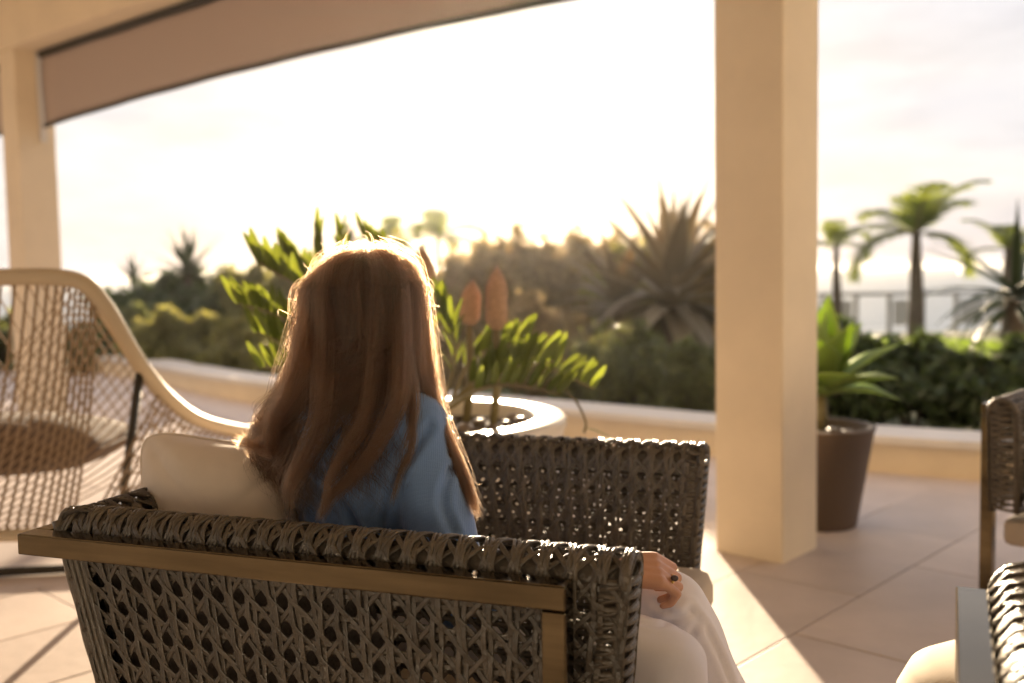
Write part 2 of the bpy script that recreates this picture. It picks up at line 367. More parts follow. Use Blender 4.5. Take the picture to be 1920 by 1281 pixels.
def blind(s0, s1, zb, name_label, sag):
    root = empty('roller_blind', label=name_label, cat='blind', group='roller blinds under the beam')
    n = 24; mb = MB(); V = []
    off = 0.03
    for i in range(n + 1):
        s = s0 + (s1 - s0) * i / n; a = 4 * (i / n) * (1 - i / n)
        for k in range(9):
            z = BEAM_Z - 0.03 + (zb + sag * a - BEAM_Z + 0.03) * k / 8
            p = c1 + bt * s + bn * (off + 0.05 * a * (k / 8) ** 1.5 + 0.006 * math.sin(i * 1.7 + k * 0.6))
            V.append((p[0], p[1], z))
    f = [(i * 9 + k, i * 9 + k + 1, (i + 1) * 9 + k + 1, (i + 1) * 9 + k) for i in range(n) for k in range(8)]
    mb.add(V, f); o = mb.build('blind_fabric', M['blind'], root); so = o.modifiers.new('s', 'SOLIDIFY'); so.thickness = 0.003
    mb = MB(); tube(mb, [V[i * 9 + 8] for i in range(n + 1)], 0.017, 10); mb.build('hem_bar', M['dark_metal'], root)
    mb = MB(); tube(mb, [tuple(c1 + bt * (s0 + (s1 - s0) * t) + bn * off + A3((0, 0, BEAM_Z - 0.03))) for t in (0, .5, 1)], 0.03, 12); mb.build('roller_tube', M['dark_metal'], root)
    for s in (s0 - 0.035, s1 + 0.035):
        p = c1 + bt * s + bn * off; g = MB(); prism(g, (p[0], p[1], 0), bt, bn, 0.014, 0.024, zb - 0.12, BEAM_Z - 0.001, 0.002); g.build('guide_rail', M['coping'], root, smooth=False)
blind(CS + 0.06, Lb - CS - 0.06, 2.27, 'half lowered brown roller blind spanning between the two columns', 0.08)
blind(Lb + CS + 0.06, Lb + 5.0, 2.27, 'brown roller blind left of the far column at the picture edge', 0.08)
# the house behind the camera: plaster wall with tall glass doors that throw the low sun back
hw_n = A3((0.10, 0.995, 0)); hw_n /= np.linalg.norm(hw_n); hw_t = A3((hw_n[1], -hw_n[0], 0)); hw_c = -hw_n * 0.95
house = empty('house_wall', label='cream house wall with tall glass doors behind the terrace', cat='wall')
m_glass = mat('door_glass', (0.02, 0.025, 0.03), 0.30, spec=0.5); m_glass.node_tree.nodes['Principled BSDF'].inputs['IOR'].default_value = 2.6
mb = MB(); prism(mb, tuple(hw_c - hw_n * 0.2), hw_t, hw_n, 9.0, 0.15, 0, BEAM_Z + 0.4, 0.004); mb.build('wall_body', M['plaster'], house, smooth=False)
for k in range(8):
    s = -8.0 + k * 1.55
    p = hw_c + hw_t * (s + 0.75) - hw_n * 0.02
    g = MB(); prism(g, tuple(p), hw_t, hw_n, 0.68, 0.012, 0.06, 2.3, 0.002); pane = g.build('glass_door', m_glass, house, smooth=False)
    fr = MB()
    for (dx, ha, z0, z1) in ((-0.72, 0.04, 0.0, 2.38), (0.72, 0.04, 0.0, 2.38), (0, 0.679, 2.301, 2.38), (0, 0.679, 0.0, 0.059)):
        prism(fr, tuple(p + hw_t * dx), hw_t, hw_n, ha, 0.03, z0, z1, 0.002)
    fr.build('door_frame', M['dark_metal'], pane, smooth=False)
# ------------------------------------------------------------------ woven armchairs
AL, AW, AT, AZ0, AZ1 = 0.990, 0.955, 0.075, 0.37, 0.708
RAKE, FRAKE = 0.28, 0.09
AR = AT / 2; AH = AZ1 - AR - AZ0; AV = 2 * AH + PI * AR
def prof(v):
    """profile: outer face up, over the rolled top, inner face down -> (depth from outer face, z, n_depth, n_z)"""
    v = np.asarray(v, dtype=float); o = np.zeros_like(v); z = np.zeros_like(v); no = np.zeros_like(v); nz = np.zeros_like(v)
    a = v < AH; z[a] = AZ0 + v[a]; o[a] = 0; no[a] = -1
    b = (v >= AH) & (v < AH + PI * AR); th = (v[b] - AH) / AR
    o[b] = AR - AR * np.cos(th); z[b] = AZ0 + AH + AR * np.sin(th); no[b] = -np.cos(th); nz[b] = np.sin(th)
    c = v >= AH + PI * AR; o[c] = AT; z[c] = AZ0 + AH - (v[c] - AH - PI * AR); no[c] = 1
    return o, z, no, nz
def arm_surface(side):
    def S(u, v):
        o, z, no, nz = prof(v); xb = (AZ1 - z) * RAKE; xf = AL - (AZ1 - z) * FRAKE - 0.045 * side
        x = xb + (xf - xb) * np.asarray(u) / AL
        y = o if side == 0 else AW - o; ny = no if side == 0 else -no
        return np.stack([x, y, z], 1), np.stack([0 * x, ny, nz], 1)
    return S, AL
def back_surface():
    ln = AW - 2 * AT
    def S(u, v):
        o, z, no, nz = prof(v); y = AW - AT - np.asarray(u)
        return np.stack([(AZ1 - z) * RAKE + o, y, z], 1), np.stack([no, 0 * y, nz - no * RAKE * 0.3], 1)
    return S, ln
CSEC = A3((0.92, 0.55)) * A3([(-.0050, 0), (-.0042, .0020), (-.0024, .0029), (0, .0014), (.0024, .0029), (.0042, .0020), (.0050, 0), (0, -.0014)])
def strand_mesh(mb, S, u, v, off, wid=1.0):
    p, n = S(u, v); n = n / np.linalg.norm(n, axis=1)[:, None]
    p = p + n * off[:, None]
    t = np.gradient(p, axis=0); t /= np.linalg.norm(t, axis=1)[:, None] + 1e-12
    b = np.cross(t, n)
    V = p[:, None, :] + b[:, None, :] * CSEC[None, :, 0:1] * wid + n[:, None, :] * CSEC[None, :, 1:2]
    k = len(CSEC); f = [(i * k + j, i * k + (j + 1) % k, (i + 1) * k + (j + 1) % k, (i + 1) * k + j) for i in range(len(p) - 1) for j in range(k)]
    f += [tuple(range(k)), tuple((len(p) - 1) * k + j for j in range(k - 1, -1, -1))]
    mb.add(V.reshape(-1, 3), f)
def weave(S, ln, emit):
    nu = round(ln / 0.042); nv = 17; pu, pv = ln / nu, AV / nv; h = 0.0020; step = 4
    jit = lambda a: a * random.uniform(-1, 1)
    for i in range(nu + 1):                                   # upright pairs
        for mbr in (0, 1):
            mb = MB(); n = nv * step + 1; vv = np.linspace(0, AV, n); ph = jit(0.4)
            uu = i * pu + (mbr - 0.5) * 0.0104 + jit(0.0012) + 0.0012 * np.sin(vv / pv * 2.1 + random.random() * 6)
            uu = np.clip(uu, 0.002, ln - 0.002)
            strand_mesh(mb, S, uu, vv, h * (1.5 + 1.1 * np.cos(PI * vv / pv + mbr * PI + i * PI + ph))); emit(mb)
    for j in range(1, nv):                                    # level pairs
        if abs(j * pv - AV / 2) < PI * AR * 0.42: continue
        for mbr in (0, 1):
            mb = MB(); n = nu * step + 1; uu = np.linspace(0.002, ln - 0.002, n)
            vv = np.clip(j * pv + (mbr - 0.5) * 0.0104 + jit(0.0012) + 0.001 * np.sin(uu / pu * 1.7 + random.random() * 6), 0, AV)
            strand_mesh(mb, S, uu, vv, h * (-0.5 - 1.0 * np.cos(PI * uu / pu + mbr * PI + j * PI))); emit(mb)
    for sgn in (1, -1):                                       # slanting strands
        lo, hi = (0, nu + nv) if sgn == 1 else (-nv, nu)
        for k in range(lo, hi):
            c = k + 0.5
            n0 = max(0.0, (c - nu) if sgn == 1 else -c); n1 = min(nv, c if sgn == 1 else nu - c)
            if n1 - n0 < 0.6: continue
            s = np.linspace(n0, n1, int((n1 - n0) * 6) + 2)
            uu = np.clip((c - sgn * s) * pu + jit(0.001), 0.002, ln - 0.002); vv = np.clip(s * pv, 0, AV)
            ph = random.uniform(-.3, .3)
            if sgn == 1: off = h * (1.2 + 1.1 * np.cos(2 * PI * s + PI + ph))
            else: off = h * (-0.1 + 1.2 * np.cos(PI * s + k * PI + ph))
            mb = MB(); strand_mesh(mb, S, uu, vv, off, 0.95 if sgn == 1 else 0.85); emit(mb)
def end_wrap(mb, side):
    """strands that wrap round the front end of an arm, and its edge roll"""
    S, ln = arm_surface(side); n = 34
    for k in range(n):
        v0 = 0.01 + (AH + 0.01) * k / n
        path = []
        for t in np.linspace(0, 1, 13):
            z = AZ0 + v0 - 0.012 + (0.03 if k % 2 else -0.012) * t + (0 if k % 2 else 0.02)
            xf = AL - (AZ1 - z) * FRAKE - 0.045 * side
            a = -PI / 2 + PI * t; o = AR + (AR + 0.003) * math.sin(a); x = xf - 0.012 + 0.016 * math.cos(a) + (-0.026 * (abs(2 * t - 1) ** 3))
            path.append((x, o if side == 0 else AW - o, z))
        tube(mb, path, 0.0052, 7, True, 0, 0.55, (1, 0, 0))
    for kk in range(5):                       # bundle of strands down the raked rear edge
        path = [((AZ1 - z) * RAKE - 0.002 + 0.0015 * math.sin(z * 60 + kk * 2), (0.004 + kk * 0.017) if side == 0 else AW - 0.004 - kk * 0.017, z) for z in np.linspace(AZ0, AZ1 - 0.012, 24)]
        tube(mb, path, 0.0082, 8)
    for kk in range(3):
        path = [((AZ1 - z) * RAKE + 0.012 + kk * 0.012, -0.0015 if side == 0 else AW + 0.0015, z) for z in np.linspace(AZ0, AZ1 - 0.03, 24)]
        tube(mb, path, 0.0056, 7)
    for o in (0.006, AT - 0.006):
        path = [(AL - 0.045 * side - (AZ1 - z) * FRAKE - 0.010, o if side == 0 else AW - o, z) for z in np.linspace(AZ0, AZ1 - AR, 12)]
        tube(mb, path, 0.0085, 8)
    path = [(AL - 0.045 * side - 0.008, (AR - AR * math.cos(t)) if side == 0 else AW - (AR - AR * math.cos(t)), AZ1 - AR + AR * math.sin(t)) for t in np.linspace(0, PI, 14)]
    tube(mb, path, 0.0085, 8)
def core_tube(mb, side):
    if side in (0, 1):
        y = AR if side == 0 else AW - AR; path = [(x, y, AZ1 - AR) for x in np.linspace(0.03, AL - 0.02 - 0.045 * side, 60)]
    else:
        path = [(AR, y, AZ1 - AR) for y in np.linspace(0.03, AW - 0.03, 50)]
    n = len(path); tube(mb, path, [0.0285 + 0.0018 * math.sin(i * 2.6) for i in range(n)], 14)
    # loops that arch from one upright pair to the next along the roll
    for i in range(int((AL if side < 2 else AW) / 0.042)):
        s0 = 0.02 + i * 0.042; pts = []
        for t in np.linspace(0, 1, 10):
            a = PI * (0.06 + 0.62 * math.sin(PI * t) ** 0.8); r = AR + 0.006; s = s0 + 0.05 * t
            o = AR - r * math.cos(a); z = AZ1 - AR + r * math.sin(a)
            s = min(s, (AL - 0.045 * side if side < 2 else AW) - 0.01)
            pts.append((s, o, z) if side == 0 else ((s, AW - o, z) if side == 1 else (o, AW - s, z)))
        for d in (-0.0035, 0.0035):
            tube(mb, [(p[0] + d, p[1], p[2]) for p in pts], 0.0034, 6)
def bar(mb, a, b, up=(0, 0, 1)):
    """square 40 mm bar between two points"""
    a, b = A3(a), A3(b); bbox(mb, *[q for i in range(3) for q in (min(a[i], b[i]), max(a[i], b[i]))], 0.0025)
BZ0, BZ1 = 0.648, 0.683
def chair_frame(root, front_legs=True):
    parts = []
    for side in (0, 1):
        y0, y1 = (-0.046, -0.008) if side == 0 else (AW + 0.008, AW + 0.046)
        mb = MB(); bar(mb, (-0.036, y0, BZ0), (0.912, y1, BZ1)); mb.build('frame_rail', M['brass'], root, smooth=False)
        mb = MB(); bar(mb, (0.877, y0 + 0.0005, 0.0), (0.912, y1 - 0.0005, BZ0 - 0.0008)); mb.build('leg', M['brass'], root, smooth=False)
    mb = MB(); bar(mb, (-0.036, -0.0075, BZ0), (-0.004, AW + 0.0075, BZ1)); mb.build('frame_rail', M['brass'], root, smooth=False)
    for y in (0.24, AW - 0.28):
        mb = MB(); bar(mb, (-0.035, y, 0.0), (-0.005, y + 0.038, BZ0 - 0.0008)); mb.build('leg', M['brass'], root, smooth=False)
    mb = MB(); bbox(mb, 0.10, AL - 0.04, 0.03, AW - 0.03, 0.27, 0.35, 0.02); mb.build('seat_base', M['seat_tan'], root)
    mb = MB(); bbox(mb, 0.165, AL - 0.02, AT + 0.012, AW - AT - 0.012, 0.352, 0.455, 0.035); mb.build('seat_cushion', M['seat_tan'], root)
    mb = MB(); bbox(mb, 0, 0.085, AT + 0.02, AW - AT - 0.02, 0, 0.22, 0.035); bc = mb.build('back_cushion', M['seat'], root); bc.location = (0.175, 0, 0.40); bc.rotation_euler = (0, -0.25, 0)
WANGLE = -0.353
NB = Vector((-0.775, 1.652, 0))
chairA = empty('woven_armchair', (NB.x, NB.y, 0), WANGLE, label='dark wicker armchair with bronze frame that the person sits in', cat='armchair', group='wicker armchairs with bronze frames')
chair_frame(chairA)
def add_strands(part):
    def emit(mb):
        mb.build('strand', M['wicker'], part)
    return emit
joined = {}
for side, nm in ((0, 'woven_arm'), (1, 'woven_arm'), (2, 'woven_back')):
    S, ln = arm_surface(side) if side < 2 else back_surface()
    mb = MB(); core_tube(mb, side)
    if side < 2: end_wrap(mb, side)
    part = mb.build(nm, M['core'] if side == 2 else M['wicker'], chairA)
    strands = []; weave(S, ln, strands.append)
    whole = MB()
    for s in strands: whole.add(np.concatenate(s.v), s.f)
    joined[side] = (nm, part.data, whole.mesh('weave', M['wicker']))
    if side < 2:
        for s in strands: s.build('strand', M['wicker'], part)
    else:
        tag(link('weave', joined[side][2], part), kind='stuff')
lm = MB(); lm.add([((AZ1 - z) * RAKE + AR, y, z) for z in (AZ0, AZ1 - 0.03) for y in (0.02, AW - 0.02)], [(0, 1, 3, 2)]); lm.add([(x + (AZ1 - z) * RAKE, AR, z) for z in (AZ0, AZ1 - 0.03) for x in (0.012, 0.55)], [(0, 1, 3, 2)]); lm.build('shade_sheet', M['seat'], chairA, smooth=False)  # unseen dark sheets added inside to darken the openings of the weave
def chair_copy(loc, rz, label):
    r = empty('woven_armchair', loc, rz, label=label, cat='armchair', group='wicker armchairs with bronze frames')
    for ch in list(chairA.children):
        if ch.name.startswith('woven'): continue
        c = ch.copy(); C.objects.link(c); c.parent = r
    for side in (0, 1, 2):
        nm, me, wv = joined[side]; p = link(nm, me, r); tag(link('weave', wv, p), kind='stuff')
    return r
def place(local, world, rz):
    c, s = math.cos(rz), math.sin(rz); return (world[0] - (local[0] * c - local[1] * s), world[1] - (local[0] * s + local[1] * c), 0)
pB = G(1853, 748, AZ1); rB = math.atan2(-0.72, -0.69)
chairB = chair_copy(place((AL, 0), (pB.x, pB.y), rB), rB, 'wicker armchair by the kerb wall cut off by the right picture edge')
pC = G(1862, 1040, AZ1); rC = math.atan2(0.90, 0.40)
chairC = chair_copy(place((AL, AW), (pC.x, pC.y), rC), rC, 'nearest wicker armchair at the lower right corner of the picture')

# ------------------------------------------------------------------ cushions
def pillow(name, c, ex, ey, en, w, h, t, m, label, parent=None, cat='cushion'):
    """w along ex, h along ey, thickness along en; puffed, with creased corners and a seam"""
    c, ex, ey, en = A3(c), unit(ex), unit(ey), unit(en); mb = MB(); n = 36
    for sgn in (1, -1):
        V = []
        for i in range(n + 1):
            for j in range(n + 1):
                u, v = 2 * i / n - 1, 2 * j / n - 1
                e = max(0, (1 - abs(u) ** 2.6)) ** 0.55 * max(0, (1 - abs(v) ** 2.6)) ** 0.55
                pin = 1 - 0.045 * (1 - u * u) * abs(v) ** 3 ; pin2 = 1 - 0.045 * (1 - v * v) * abs(u) ** 3
                wr = 0.05 * math.sin(7 * u + 3 * v + 2 * math.sin(3 * v)) * e * (u * u + v * v) * 0.5
                m5 = max(abs(u), abs(v)) / max(1e-6, (abs(u) ** 4.5 + abs(v) ** 4.5) ** (1 / 4.5)); pin *= m5; pin2 *= m5
                V.append(c + ex * u * w / 2 * pin2 + ey * v * h / 2 * pin + en * sgn * (t / 2 * e * (1 + wr) + 0.004))
        f = [(i * (n + 1) + j, (i + 1) * (n + 1) + j, (i + 1) * (n + 1) + j + 1, i * (n + 1) + j + 1) for i in range(n) for j in range(n)]
        mb.add(V, f if sgn == 1 else [q[::-1] for q in f])
    o = mb.build(name, m, parent)
    if label: tag(o, label, cat)
    loop = []
    for k in range(80):
        a = 2 * PI * k / 80; u, v = math.cos(a), math.sin(a); q = max(abs(u), abs(v)); u, v = u / q, v / q; k5 = 1 / (abs(u) ** 4.5 + abs(v) ** 4.5) ** (1 / 4.5)
        loop.append(c + ex * u * k5 * w / 2 * (1 - 0.045 * (1 - v * v)) + ey * v * k5 * h / 2 * (1 - 0.045 * (1 - u * u)))
    loop.append(loop[0]); pm = MB(); tube(pm, loop, 0.0045, 8, False); pm.build('piping', m, o)
    return o
pc = P(418, 975, 1.84)
pillow('throw_cushion', (pc.x, pc.y, pc.z), (0.93, -0.22, -0.10), (-0.10, 0.16, 0.98), (0.15, -0.97, 0.15), 0.34, 0.31, 0.24, M['pillow'], 'plump beige linen cushion behind the seated person')
qc = chairC.matrix_basis @ Vector((0.34, 0.60, 0.62))
pillow('throw_cushion', tuple(qc), (0.9, -0.4, 0), (0.1, 0.2, 0.97), (0.4, 0.9, 0.2), 0.42, 0.34, 0.15, M['cream'], 'cream cushion inside the nearest armchair at the bottom right corner')
qb = chairB.matrix_basis @ Vector((0.62, 0.42, 0.55))
pillow('throw_cushion', tuple(qb), (0.7, -0.7, 0), (0, 0, 1), (0.7, 0.7, 0.2), 0.42, 0.34, 0.15, M['cream'], 'cream cushion in the wicker armchair by the kerb wall')
# round pouf
pf = empty('round_pouf', (0.83, 1.62, 0), label='round cream fabric pouf at the lower right beside the armchair', cat='pouf')
mb = MB(); pr = [(0.0, 0.44), (0.08, 0.438), (0.13, 0.43), (0.165, 0.41), (0.185, 0.37), (0.195, 0.28), (0.195, 0.16), (0.185, 0.07), (0.16, 0.03), (0.0, 0.028)]
def lathe(mb, prf, seg=48, c=(0, 0, 0), m=0):
    V = [(c[0] + r * math.cos(2 * PI * j / seg), c[1] + r * math.sin(2 * PI * j / seg), c[2] + z) for r, z in prf for j in range(seg)]
    mb.add(V, [(i * seg + j, i * seg + (j + 1) % seg, (i + 1) * seg + (j + 1) % seg, (i + 1) * seg + j)[::-1] for i in range(len(prf) - 1) for j in range(seg)], m)
lathe(mb, pr); mb.build('upholstery', M['cream'], pf)
mb = MB(); lathe(mb, [(0, 0.03), (0.15, 0.03), (0.15, 0.0), (0, 0.0)]); mb.build('plinth', M['dark_metal'], pf)

# ------------------------------------------------------------------ rope lounge chair
rc = empty('rope_lounge_chair', tuple(G(150, 1060)), label='tan rope lounge chair with pale bent frame left of the wicker armchair', cat='lounge chair')
rc.location = (0, 0, 0)
zt = 3.4
rail_px = [(-420, 660, 3.5), (-380, 580, 3.45), (-300, 530, 3.42), (-180, 521, 3.4), (0, 520, 3.4), (105, 520, 3.4), (160, 534, 3.41), (200, 580, 3.44), (235, 640, 3.5), (268, 692, 3.56), (310, 742, 3.66), (360, 782, 3.78), (415, 801, 3.92), (480, 811, 4.1), (560, 815, 4.3)]
rail = spline([P(*q) for q in rail_px], 90)
mb = MB(); tube(mb, rail, 0.030, 12, True, 0, 0.75, (0, -1, 0)); mb.build('frame_rail', M['rail'], rc)
low = spline([P(-380, 985, 3.3), P(-150, 1002, 3.25), P(60, 1003, 3.25), P(200, 985, 3.32), P(330, 925, 3.7), P(520, 905, 4.2)], 60)
mb = MB(); tube(mb, low, 0.022, 10); mb.build('seat_rail', M['rail'], rc)
for a, b in (((262, 700, 3.56), (205, 1010, 3.45)), ((-330, 640, 3.5), (-390, 1080, 3.6)), ((470, 815, 4.1), (430, 985, 4.25))):
    mb = MB(); pa, pb = P(*a), P(*b); pb2 = Vector((pb.x, pb.y, 0.02)); tube(mb, [pa, pa.lerp(pb2, .5), pb2], 0.021, 10, True, 0, 0.7); mb.build('leg', M['dark_metal'], rc)
for a, b in (((-400, 1095), (200, 1062)),):
    pa, pb = G(*a, 0.02), G(*b, 0.02); mb = MB(); tube(mb, [pa, pa.lerp(pb, .5), pb], 0.018, 8); mb.build('base_rod', M['dark_metal'], rc)
def lerp_on(path, t):
    x = t * (len(path) - 1); i = min(int(x), len(path) - 2); return path[i] + (path[i + 1] - path[i]) * (x - i)
for k in range(26):                              # upright cords of the back
    a = lerp_on(rail, 0.10 + 0.36 * k / 25); b = lerp_on(low, 0.02 + 0.48 * k / 25)
    mb = MB(); m_ = (a + b) / 2 + A3((0, 0.05, 0)); tube(mb, spline([a, m_, b], 9), 0.0054, 6); mb.build('cord', M['cord'], rc)
inner = spline([P(-380, 700, 3.7), P(-150, 770, 3.95), P(60, 800, 4.0), P(230, 815, 4.1), P(420, 860, 4.3)], 50)
for k in range(22):                              # cords of the inner shell, slanting to the seat
    a = lerp_on(rail, 0.40 + 0.40 * k / 21); b = lerp_on(low, 0.02 + 0.62 * k / 21 * 0.55)
    mb = MB(); m_ = (a + b) / 2 + A3((0, 0.16, -0.03)); tube(mb, spline([a, m_, b], 10), 0.0029, 6); mb.build('cord', M['cord'], rc)
for k in range(20):
    a = lerp_on(rail, 0.06 + 0.34 * k / 19); b = lerp_on(inner, 0.15 + 0.8 * k / 19)
    mb = MB(); m_ = (a + b) / 2 + A3((0, 0.06, -0.08)); tube(mb, spline([a, m_, b], 10), 0.0029, 6); mb.build('cord', M['cord'], rc)
for k in range(20):                              # side cords below the arm
    a = lerp_on(rail, 0.70 + 0.26 * k / 19); b = lerp_on(low, 0.55 + 0.42 * k / 19)
    mb = MB(); tube(mb, [a, (a + b) / 2, b], 0.0046, 6); mb.build('cord', M['cord'], rc)
for k in range(7):
    mb = MB(); t = 0.12 + 0.12 * k; pts = []
    for q in np.linspace(0, 1, 12):
        a = lerp_on(rail, 0.70 + 0.26 * q); b = lerp_on(low, 0.55 + 0.42 * q); pts.append(a + (b - a) * t)
    tube(mb, pts, 0.004, 6); mb.build('cord', M['cord'], rc)
sc_ = MB(); V = []
ca, cb, cc_, cd_ = P(-330, 815, 3.55), P(232, 812, 3.6), P(300, 800, 4.3), P(-250, 790, 4.3)
cm = (ca + cb + cc_ + cd_) / 4
pillow('seat_cushion', tuple(cm + Vector((0, 0, -0.06))), (1, 0.0, 0), (0, 1, 0), (0, 0, 1), 1.02, 0.66, 0.22, M['brown_cushion'], None, rc)
# ------------------------------------------------------------------ white planter with the zamia
PZ = 3.30; pl_c = P(770, 782, PZ); PR = 0.52; RIM = pl_c.z
planter = empty('round_planter', (pl_c.x, pl_c.y, 0), label='wide round white planter bowl behind the person', cat='planter')
mb = MB()
lathe(mb, [(0.0, 0.0), (0.30, 0.0), (0.31, 0.01), (0.36, 0.16), (0.43, 0.34), (0.495, RIM - 0.10), (PR - 0.008, RIM - 0.045), (PR, RIM - 0.03), (PR, RIM - 0.008), (PR - 0.008, RIM), (PR - 0.10, RIM), (PR - 0.108, RIM - 0.008), (PR - 0.12, RIM - 0.06), (PR - 0.14, RIM - 0.14), (0, RIM - 0.15)], 72)
mb.build('bowl', M['white_pot'], planter)
mb = MB(); seg = 40; V = [(0, 0, RIM - 0.045)]
for i in range(1, 9):
    for j in range(seg):
        r = (PR - 0.115) * i / 8; V.append((r * math.cos(2 * PI * j / seg), r * math.sin(2 * PI * j / seg), RIM - 0.05 + 0.012 * rng.normal() * (i < 8)))
f = [(0, 1 + j, 1 + (j + 1) % seg) for j in range(seg)] + [(1 + i * seg + j, 1 + (i + 1) * seg + j, 1 + (i + 1) * seg + (j + 1) % seg, 1 + i * seg + (j + 1) % seg) for i in range(7) for j in range(seg)]
mb.add(V, f); mb.build('soil', M['soil'], planter)
peb = MB(); ellipsoid(peb, (0, 0, 0), (0.030, 0.024, 0.016), 10, 6); peb_me = peb.mesh('pebble', M['pebble'])
for k in range(46):
    r, a = 0.40 * math.sqrt(random.random()), random.uniform(0, 2 * PI)
    o = link('pebble', peb_me, planter); o.location = (r * math.cos(a), r * math.sin(a), RIM - 0.036); o.rotation_euler = (random.uniform(-.4, .4), random.uniform(-.4, .4), random.uniform(0, 6)); s = random.uniform(0.5, 1.4); o.scale = (s, s, s)

def blade(mb, n, length, width, shape, bend=0.0, fold=0.1, droop=0.0, m=0, cols=2):
    """leaf along +Y from the origin, faces +Z, width profile shape(t)"""
    V = []; k = 2 * cols + 1
    for i in range(n + 1):
        t = i / n; w = max(shape(t), 0.004) * width / 2
        a = bend * t; y = length * (math.sin(a) / bend if abs(bend) > 1e-3 else t); z = length * ((1 - math.cos(a)) / bend if abs(bend) > 1e-3 else 0) * -1
        for c in range(-cols, cols + 1):
            q = c / cols; V.append((w * q, y, z + fold * w * abs(q) ** 1.3))
    mb.add(V, [(i * k + c, i * k + c + 1, (i + 1) * k + c + 1, (i + 1) * k + c) for i in range(n) for c in range(k - 1)], m)
def basis(d, up, pos):
    y = unit(d); z = A3(up); z = z - y * np.dot(z, y); z = unit(z); x = np.cross(y, z)
    return Matrix(((x[0], y[0], z[0], pos[0]), (x[1], y[1], z[1], pos[1]), (x[2], y[2], z[2], pos[2]), (0, 0, 0, 1)))

zam_leaf = []
for k in range(4):
    mb = MB(); blade(mb, 9, 1.0, 0.205 + 0.03 * k, lambda t: math.sin(PI * min(1, (t * 0.93 + 0.05)) ** 0.75) ** 0.62, 0.25 - 0.1 * k, 0.25)
    me = mb.mesh('leaflet', M['zamia']); zam_leaf.append(me)
zamia = empty('zamia_plant', tuple(pl_c), label='glossy broad leaved cycad with upright brown cones in the white planter', cat='potted plant')
zamia.location = (0, 0, 0)
fronds = [
 ([(705, 760, 3.3), (640, 640, 3.28), (570, 550, 3.2), (485, 492, 3.12)], 9, 0.135),
 ([(700, 760, 3.35), (650, 620, 3.4), (606, 520, 3.42), (596, 440, 3.42)], 8, 0.12),
 ([(705, 760, 3.2), (640, 690, 3.1), (560, 655, 3.02), (480, 622, 2.98)], 8, 0.125),
 ([(700, 760, 3.3), (600, 640, 3.2), (515, 590, 3.1), (445, 570, 3.05)], 9, 0.12),
 ([(705, 760, 3.4), (640, 600, 3.5), (575, 520, 3.55), (535, 480, 3.55)], 8, 0.13),
 ([(835, 770, 3.3), (890, 715, 3.25), (950, 690, 3.2), (1040, 678, 3.18)], 8, 0.125),
 ([(835, 770, 3.3), (930, 700, 3.3), (1020, 690, 3.3), (1115, 730, 3.3)], 9, 0.11),
 ([(825, 770, 3.2), (850, 690, 3.1), (850, 630, 3.06), (828, 585, 3.04)], 6, 0.11),
 ([(810, 760, 3.5), (800, 620, 3.6), (740, 500, 3.65), (680, 440, 3.65)], 8, 0.12),
 ([(840, 770, 3.4), (880, 680, 3.45), (930, 650, 3.45), (985, 640, 3.45)], 7, 0.11),
 ([(835, 770, 3.1), (900, 730, 3.0), (970, 722, 2.96), (1050, 740, 2.95)], 8, 0.10),
 ([(700, 765, 3.1), (620, 700, 3.0), (560, 690, 2.95), (490, 690, 2.92)], 6, 0.11),
 ([(740, 760, 3.5), (700, 600, 3.7), (650, 500, 3.8), (640, 440, 3.8)], 7, 0.12),
]
for pts, nl, ll in fronds:
    path = spline([P(*q) for q in pts], 24)
    mb = MB(); tube(mb, path, np.linspace(0.0085, 0.003, 24), 7); fr = mb.build('frond', M['stem'], zamia)
    nl += 2
    for i in range(nl):
        t = 0.30 + 0.68 * i / (nl - 1); p = lerp_on(path, t); d = unit(lerp_on(path, min(1, t + 0.04)) - lerp_on(path, t - 0.04))
        side = np.cross(d, A3((0, 0, 1))); side = unit(side)
        if np.dot(side, (0, 1, 0)) < 0: side = -side
        for sg in (-1, 1):
            ld = d * random.uniform(0.35, 0.6) + A3((0, 0, 1)) * random.uniform(0.75, 1.0) * (1 if i > 1 else 0.6) + side * sg * random.uniform(0.25, 0.6)
            o = link('leaflet', random.choice(zam_leaf), fr)
            mt = basis(ld, side * -sg + A3((0, 0, 0.4)) + A3(rng.normal(size=3)) * 0.3, p)
            s = (0.92 if pts[-1][0] < 760 else 1.04) * ll * random.uniform(0.85, 1.15) * (1 - 0.25 * abs(t - 0.6)); o.matrix_basis = mt @ Matrix.Diagonal((s, s, s, 1))
mb = MB(); pth = spline([P(1040, 715, 3.15), P(1078, 750, 3.1), P(1098, 790, 3.08), P(1095, 812, 3.07)], 14); tube(mb, pth, 0.004, 6); twig = mb.build('twig', M['stem'], zamia)
o = link('leaflet', zam_leaf[0], twig); o.matrix_basis = basis((1, -0.2, -0.25), (0, 0, 1), pth[11]) @ Matrix.Diagonal((0.09, 0.09, 0.09, 1))
